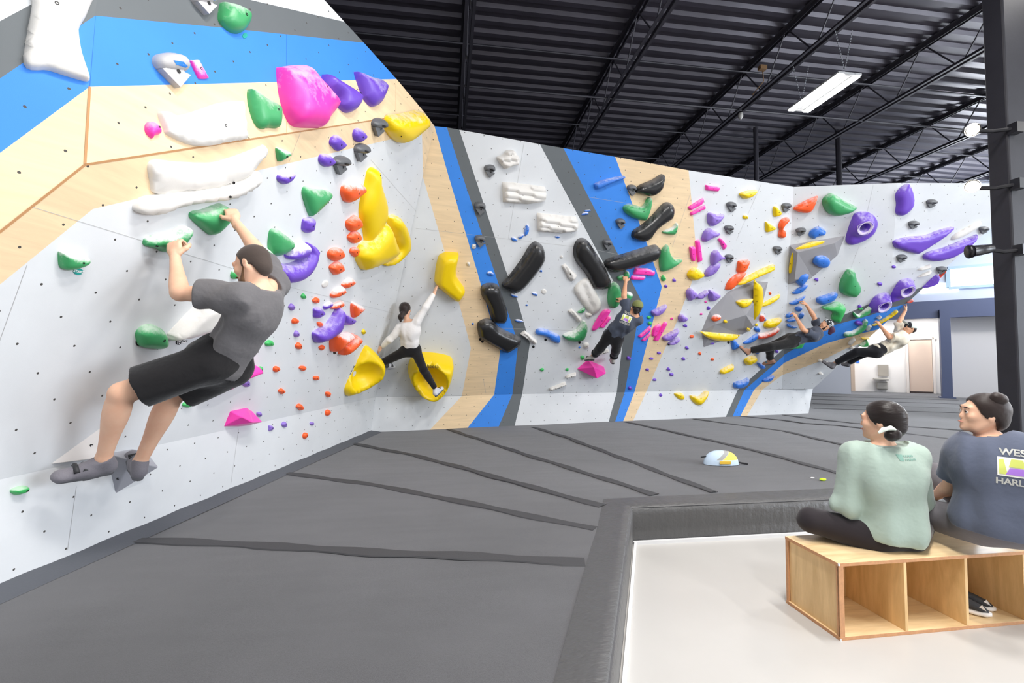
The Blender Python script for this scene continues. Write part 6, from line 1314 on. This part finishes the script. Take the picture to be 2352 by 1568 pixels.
# --- bearded climber on the left wall
J=j_(dict(head=(580,609,2.71),neck=(603,664,2.74),chest=(583,716,2.74),waist=(545,778,2.75),pelvis=(500,830,2.75),
 shL=(545,684,2.56),elL=(413,672,2.5),wrL=(402,590,2.66),shR=(628,652,2.9),elR=(594,580,2.95),wrR=(540,508,3.02),
 hipL=(475,836,2.66),knL=(280,903,2.5),anL=(238,1052,2.58),heL=(248,1076,2.62),toL=(122,1096,2.44),
 hipR=(535,846,2.84),knR=(396,905,2.78),anR=(322,1060,2.82),heR=(318,1090,2.80),toR=(303,1042,3.0)))
T1=cloth('charcoal_tee','6A686A',120,.45,.9,.12); SHORT=cloth('black_shorts_cloth','1E1D1F',120,.3,.85)
up1=nrm(J['waist']-J['pelvis'])
P1=person('climber','bearded man in charcoal t-shirt and black shorts climbing the left wall',J,dict(h=.0068,hh=.0030,skin=SK1,face=(-.93,-.30,.10),hup=(-.28,.93,.1),hair=(cloth('buzzed_hair','4A403B',260,.2,.8,.35),'buzz'),beard=BEARD,
 handL=((-.28,.9,.3),(.05,-.3,.95),(1,.1,0),.95),handR=((-.45,.82,.3),(-.5,-.3,.75),(-.7,-.5,.1),.95),
 top=dict(mat=T1,e=.024,sleeve=.66,hem=(J['pelvis']+up1*-.02+cw_((.2,-.3,0))*.02,-up1),hemR=.42,fold=.011,freq=42,kx=1.04),bottom=dict(mat=SHORT,short=.8,e=.02,fold=.003,name='shorts'),
 shoe=(cloth('grey_climbing_shoe','77747B',120,.2,.7,.25),plain('grey_sole','5C5C60',.6),RUB)))
# --- woman in white on the back wall
J=j_(dict(head=(931,711,6.95),neck=(937,739,6.97),chest=(941,758,6.97),waist=(942,783,7.03),pelvis=(943,803,7.1),
 shL=(920,752,6.95),elL=(895,780,6.95),wrL=(876,797,7.02),shR=(957,738,6.93),elR=(977,706,6.92),wrR=(998,672,7.0),
 hipL=(932,806,7.08),knL=(880,832,7.15),anL=(889,840,7.46),heL=(884,842,7.44),toL=(907,842,7.6),
 hipR=(955,806,7.08),knR=(973,849,6.93),anR=(1000,892,7.2),heR=(1001,906,7.18),toR=(1016,890,7.36)))
TW=cloth('white_sweater','EDEAE8',150,.3,.9,.04)
person('climber','woman with ponytail in white sweater and black trousers between two yellow bowls',J,dict(h=.0095,male=False,skin=SK1,sc=.92,face=(.25,.1,.95),hair=(HAIRB,'pulled'),
 extra_hair=[('ponytail',HAIRB,[([atd(926,718,6.87),atd(921,728,6.84),atd(920,738,6.86)],(.04,.042,.015))])],
 handL=((-.65,-.6,.3),(-.3,-.5,.8),(-.5,.5,0),.4),handR=((.2,.9,.3),(.7,-.1,.6),(-.8,.3,0),.25),
 top=dict(mat=TW,e=.014,long=True,hem=(atd(943,801,7.05),-UP),fold=.008,name='sweater'),bottom=dict(mat=cloth('black_leggings','1C1B1E',120,.25),e=.008),leg=.9,
 shoe=(plain('white_grey_shoe','C9CBD2',.6),plain('slate_sole','49525F',.6),RUB)))
# --- climber in a green cap
J=j_(dict(head=(1463,706,7.72),neck=(1454,724,7.76),chest=(1437,738,7.8),waist=(1420,757,7.9),pelvis=(1408,773,8.0),
 shL=(1439,712,7.74),elL=(1433,679,7.75),wrL=(1437,647,7.9),shR=(1466,735,7.74),elR=(1448,712,7.92),wrR=(1430,694,7.98),
 hipL=(1399,771,7.98),knL=(1379,799,8.12),anL=(1361,818,8.38),heL=(1362,824,8.36),toL=(1343,825,8.5),
 hipR=(1418,779,7.98),knR=(1415,803,8.15),anR=(1408,824,8.45),heR=(1408,832,8.44),toR=(1404,825,8.66)))
TN=cloth('navy_tee','4C5363',120,.35,.9,.08); CAPG=cloth('olive_cap','7E8450',120,.1,.8)
P3=person('climber','climber in navy t-shirt and olive green cap reaching up on the back wall',J,dict(h=.0095,skin=SK2,face=(.05,.35,.93),hup=(.15,.95,-.3),hair=(HAIRK,'cap'),
 extra_hair=[('ponytail',HAIRK,[([atd(1461,712,7.63),atd(1460,718,7.62)],(.05,.03))])],
 handL=((.02,.9,.35),(0,-.7,.7),(.8,.1,0),1.0),handR=((-.5,.7,.3),(-.3,-.5,.7),(-.6,.5,0),.8),
 top=dict(mat=TN,e=.026,sleeve=.75,hem=(atd(1408,777,7.95),cw_((-.45,-.85,0))),fold=.013,freq=40),bottom=dict(mat=cloth('black_cuffed_trousers','1B1B1F',120,.3),e=.018,len=.72,cuff=True,fold=.004),
 shoe=(plain('white_black_shoe','B9B5B0',.6),plain('dark_grey_sole','3E3E42',.6),RUB)))
P3J=J
root,_,_,_,(f,u,r)=P3; hd=J['head']; s=SDF(hd-.2,hd+.2,.006); P=lambda a,b,c_:hd+f*a+u*b+r*c_
s.ell(P(-.01,.04,0),f,u,r,(.112,.09,.092),.01,planes=[(P(0,.02,0),nrm(-u-f*.15))]); s.cone(P(.1,.03,.05),P(.1,.03,-.05),.012,.012,.02); s.cone(P(.13,.02,.03),P(.13,.02,-.03),.01,.01,.03)
outmesh('cap',[s],CAPG,root,1)
# --- climber with bandana on the overhang
J=j_(dict(head=(1898,747,9.15),neck=(1883,757,9.2),chest=(1866,768,9.25),waist=(1840,774,9.28),pelvis=(1818,782,9.32),
 shL=(1871,772,9.1),elL=(1845,757,9.08),wrL=(1829,729,9.3),shR=(1880,752,9.38),elR=(1868,724,9.35),wrR=(1852,700,9.28),
 hipL=(1815,788,9.24),knL=(1770,796,9.22),anL=(1722,805,9.42),heL=(1716,812,9.44),toL=(1700,795,9.5),
 hipR=(1814,777,9.42),knR=(1768,796,9.55),anR=(1768,824,9.76),heR=(1777,832,9.76),toR=(1752,835,9.9)))
TS=cloth('slate_tee','484E5C',120,.35,.9,.08); BAND=None
def bandana():
    m=NT('patterned_bandana'); v=m.node('ShaderNodeTexVoronoi',Scale=26.); tc=m.n.new('ShaderNodeTexCoord'); m.l(tc.outputs['Object'],v.inputs['Vector']); d=v.outputs['Distance']
    m.base(m.mix(m.math('LESS_THAN',m.math('ABSOLUTE',m.math('SUBTRACT',d,.35)),.11),srgb('22262B'),srgb('D9DEE2'))); m.b.inputs['Roughness'].default_value=.85; return m.mat
P4=person('climber','bearded climber in patterned bandana and slate t-shirt hanging on the right overhang',J,dict(h=.0095,skin=SK2,face=(-.9,.25,.2),hup=(.45,.75,-.1),beard=cloth('dark_beard','2B2320',120,.5),beardlen=.07,
 handL=((-.35,.85,.3),(-.3,-.5,.8),(.8,.3,0),1.0),handR=((-.5,.75,.2),(-.4,-.6,.6),(-.6,-.6,0),1.),
 top=dict(mat=TS,e=.022,sleeve=.68,hem=(atd(1822,780,9.3),cw_((-.95,-.25,0))),fold=.011,hemR=.4),bottom=dict(mat=cloth('black_work_trousers','232324',120,.35),e=.018,flare=1.6,fold=.005),
 shoe=(plain('blue_orange_shoe','B98A72',.6),plain('black_blue_sole','37454F',.6),plain('teal_strap','4F8FA3',.6))))
root,_,_,_,(f,u,r)=P4; hd=J['head']; s=SDF(hd-.2,hd+.2,.006); P=lambda a,b,c_:hd+f*a+u*b+r*c_
s.ell(P(-.015,.035,0),f,u,r,(.108,.094,.09),.01,planes=[(P(.03,.03,0),nrm(f*.9-u*.5)),(P(-.04,-.03,0),nrm(-u+f*.2))]); outmesh('bandana',[s],bandana(),root,1)
s=SDF(hd-.3,hd+.2,.007); s.chain([P(-.09,-.01,0),P(-.12,-.07,0),P(-.1,-.13,0)],[.045,.05,.035],.03); outmesh('ponytail',[s],cloth('purple_tipped_hair','4B2D45',90,.5,.6,.4),root,1)
# --- climber in cream shirt at the end of the overhang
J=j_(dict(head=(2090,753,9.15),neck=(2078,766,9.2),chest=(2062,780,9.22),waist=(2036,796,9.28),pelvis=(2012,806,9.32),
 shL=(2067,775,9.08),elL=(2043,774,9.1),wrL=(2022,748,9.32),shR=(2066,759,9.36),elR=(2066,738,9.38),wrR=(2079,714,9.4),
 hipL=(2012,809,9.24),knL=(1968,808,9.4),anL=(1918,834,9.75),heL=(1911,844,9.78),toL=(1890,829,9.95),
 hipR=(2010,804,9.44),knR=(1976,814,9.6),anR=(1950,832,9.85),heR=(1948,839,9.85),toR=(1934,836,10.0)))
TC=cloth('cream_tee','E6DDC9',120,.35,.9,.05)
P5=person('climber','climber in cream t-shirt and black trousers at the free end of the overhang',J,dict(h=.0095,skin=SK2,face=(-.9,.15,.1),hup=(.1,.97,-.1),hair=(HAIRB,'cap'),
 handL=((-.35,.85,.3),(-.3,-.5,.8),(.8,.3,0),1.0),handR=((.35,.9,.1),(-.6,.1,.6),(-.6,-.6,0),.3),
 top=dict(mat=TC,e=.03,sleeve=.8,hem=(atd(2010,806,9.32),cw_((-.85,-.55,0))),fold=.014,freq=40,hemR=.42),bottom=dict(mat=cloth('black_trousers','1A1B20',120,.3),e=.02,fold=.004),
 shoe=(plain('grey_white_shoe','77767A',.6),plain('dark_sole','3A3A3E',.6),plain('white_strap','E3E3E3',.6))))
root,_,_,_,(f,u,r)=P5; hd=J['head']; s=SDF(hd-.2,hd+.2,.006); P=lambda a,b,c_:hd+f*a+u*b+r*c_
s.ell(P(-.012,.035,0),f,u,r,(.11,.095,.09),.01,planes=[(P(0,.005,0),nrm(-u)),(P(.03,0,0),nrm(f))]); outmesh('cap_crown',[s],cloth('pale_mint_cap','DCE6E0',90,.1),root,1)
s=SDF(hd-.2,hd+.2,.006); s.ell(P(-.006,.03,0),f,u,r,(.108,.094,.088),.01,planes=[(P(0,.0,0),nrm(-u)),(P(.028,0,0),nrm(-f))]); outmesh('cap_front',[s],cloth('black_cap_front','26282E',90,.1),root,1)
s=SDF(hd-.25,hd+.25,.006); s.ell(P(.1,.085,0),nrm(f*.8+u*.6),nrm(u*.8-f*.6),r,(.075,.008,.065),.01); outmesh('cap_brim',[s],cloth('pale_cap_brim','DCE6E0',90,.1),root,1)
# --- seated woman, green sweatshirt
sz=bh
J=j_(dict(head=(2026,966,2.72),neck=(2026,1022,2.72),chest=(2034,1086,2.68),waist=(2042,1160,2.68),pelvis=(2046,1214,2.68),
 shL=(1968,1046,2.74),elL=(1942,1160,2.72),wrL=(1990,1186,2.94),shR=(2092,1048,2.68),elR=(2112,1150,2.8),wrR=(2060,1186,2.98),
 hipL=(2004,1232,2.68),knL=(1862,1194,2.78),anL=(1985,1214,3.0),heL=(2003,1212,3.02),toL=(1930,1214,3.08),
 hipR=(2086,1228,2.68),knR=(2128,1176,3.02),anR=(2030,1206,3.06),heR=(2012,1204,3.06),toR=(2085,1206,3.14)))
SG=cloth('sage_sweatshirt','A6B8AE',150,.3,.95,.05); LEG=cloth('black_leggings_matte','2A2529',120,.1,.8)
P6=person('sitter','woman in sage green sweatshirt with low bun sitting on the bench',J,dict(h=.0072,male=False,sc=.94,g=1.,skin=SK1,face=(-.62,-.02,.78),hair=(HAIRK,'pulled'),hs=1.04,
 extra_hair=[('hair_bun',HAIRK,[([atd(2054,998,2.6),atd(2046,1000,2.6)],(.034,.032))])],
 handL=((.9,-.1,.3),(0,-1,0),(0,0,1),.5),handR=((-.9,-.1,.3),(0,-1,0),(0,0,1),.5),
 top=dict(mat=SG,e=.034,long=True,cuff=.85,hem=(atd(2046,1240,2.66),cw_((-.15,-1,0))),fold=.013,freq=30,kx=1.12,name='sweatshirt'),bottom=dict(mat=LEG,e=.012,name='leggings'),leg=1.0,
 shoe=(plain('white_sock','E9E6E4',.8),plain('sock_sole','DAD8D6',.8))))
s=SDF(atd(2046,990,2.58)-.12,atd(2046,990,2.58)+.12,.005); c=atd(2042,988,2.585); s.chain([c+RT*-.055-UP*.012,c+RT*-.03+UP*.006,c+RT*.01+UP*.013,c+RT*.035+UP*.004],[.008,.011,.011,.007],.01); outmesh('hair_clip',[s],plain('mint_scrunchie','E3EEE3',.6),P6[0],1)
X,fw_,up=P6[3]; GP=plain('green_print','7FA79B',.8); c0=J['neck']-fw_*.1-up*.055+X*.04; n_=-fw_
def pquad(pts,mat,c=c0):
    bm=bmesh.new(); bm.faces.new([bm.verts.new(V(c+X*a*.02+up*b_*.02)) for a,b_ in pts]); bmesh.ops.subdivide_edges(bm,edges=bm.edges[:],cuts=3,use_grid_fill=True); me=bpy.data.meshes.new('print_patch'); bm.to_mesh(me); bm.free(); o=link('print_patch',me,None,[mat]); onto(o,P6[2],n_,.0025)
pquad([(-1.9,.9),(-.6,.9),(-.6,-.7),(-1.5,-.7)],GP)
for row,(x0,x1) in ((.55,(-.4,2.0)),(-.35,(-.3,2.3))):
    x=x0
    while x<x1: pquad([(x,row+.25),(x+.26,row+.25),(x+.26,row-.25),(x,row-.25)],GP); x+=.42
# --- seated woman, navy t-shirt
J=j_(dict(head=(2258,950,2.6),neck=(2270,1006,2.6),chest=(2292,1070,2.52),waist=(2296,1146,2.5),pelvis=(2290,1196,2.52),
 shL=(2206,1038,2.66),elL=(2180,1118,2.78),wrL=(2142,1142,2.96),shR=(2352,1042,2.46),elR=(2372,1140,2.6),wrR=(2300,1160,2.86),
 hipL=(2250,1206,2.58),knL=(2112,1176,2.86),anL=(2200,1176,3.06),heL=(2216,1176,3.08),toL=(2150,1184,3.14),
 hipR=(2330,1206,2.5),knR=(2150,1092,3.05),anR=(2230,1170,3.1),heR=(2240,1182,3.1),toR=(2180,1182,3.2)))
TN2=cloth('navy_tee_seated','5C6376',150,.3,.9,.06); JE=cloth('grey_jeans','6B686D',200,.25,.85,.1)
P7=person('sitter','woman in navy t-shirt and grey jeans with top bun sitting on the bench, rightmost',J,dict(h=.0072,male=False,sc=.98,skin=SK1,girth=1.1,face=(-.88,.1,.36),hup=(-.05,1,0),hair=(HAIRB,'pulled'),hs=.97,
 extra_hair=[('hair_bun',HAIRB,[([atd(2290,915,2.54),atd(2296,918,2.54)],(.034,.034))])],
 handL=((-.7,-.5,.4),(0,-1,0),(.5,0,.5),.5),handR=((-.8,-.3,.4),(0,-1,0),(0,0,1),.5),
 top=dict(mat=TN2,e=.03,sleeve=.72,hem=(atd(2290,1226,2.5),cw_((-.1,-1,0))),fold=.013,freq=30,kx=1.05),bottom=dict(mat=JE,e=.016,name='jeans',fold=.003),leg=1.05,
 shoe=(plain('dark_sock','2B2B30',.8),plain('dark_sock_sole','2B2B30',.8))))
s=SDF(atd(2283,930,2.56)-.1,atd(2283,930,2.56)+.1,.005); c=atd(2282,928,2.55); s.chain([c-RT*.018+UP*.02,c-RT*.002-UP*.006,c+RT*.03-UP*.016],[.012,.014,.011],.01); outmesh('scrunchie',[s],plain('lime_scrunchie','AFC24E',.8),P7[0],1)
def decal_frame(o,px,py,tilt=0.):
    b=bvh_of(o); d=V(nrm(ray(px,py))); h_=b.ray_cast(V(CAM),d,20)
    if h_[0] is None: return None
    n=np.array(h_[1]); n=n if n@ray(px,py)<0 else -n; n=nrm(n*.7-nrm(ray(px,py))*.3); up=nrm(UP-n*(UP@n)); X=np.cross(up,n); X=nrm(X+up*tilt); return np.array(h_[0]),X,np.cross(n,X),n
q=decal_frame(P7[2],2330,1074)
if q: shirtprint(P7[2],q[0]+q[1]*.01,q[1],q[2],q[3],.115)
q=decal_frame(P3[2],1439,731,-.42)
if q: shirtprint(P3[2],q[0],q[1],q[2],q[3],.13)
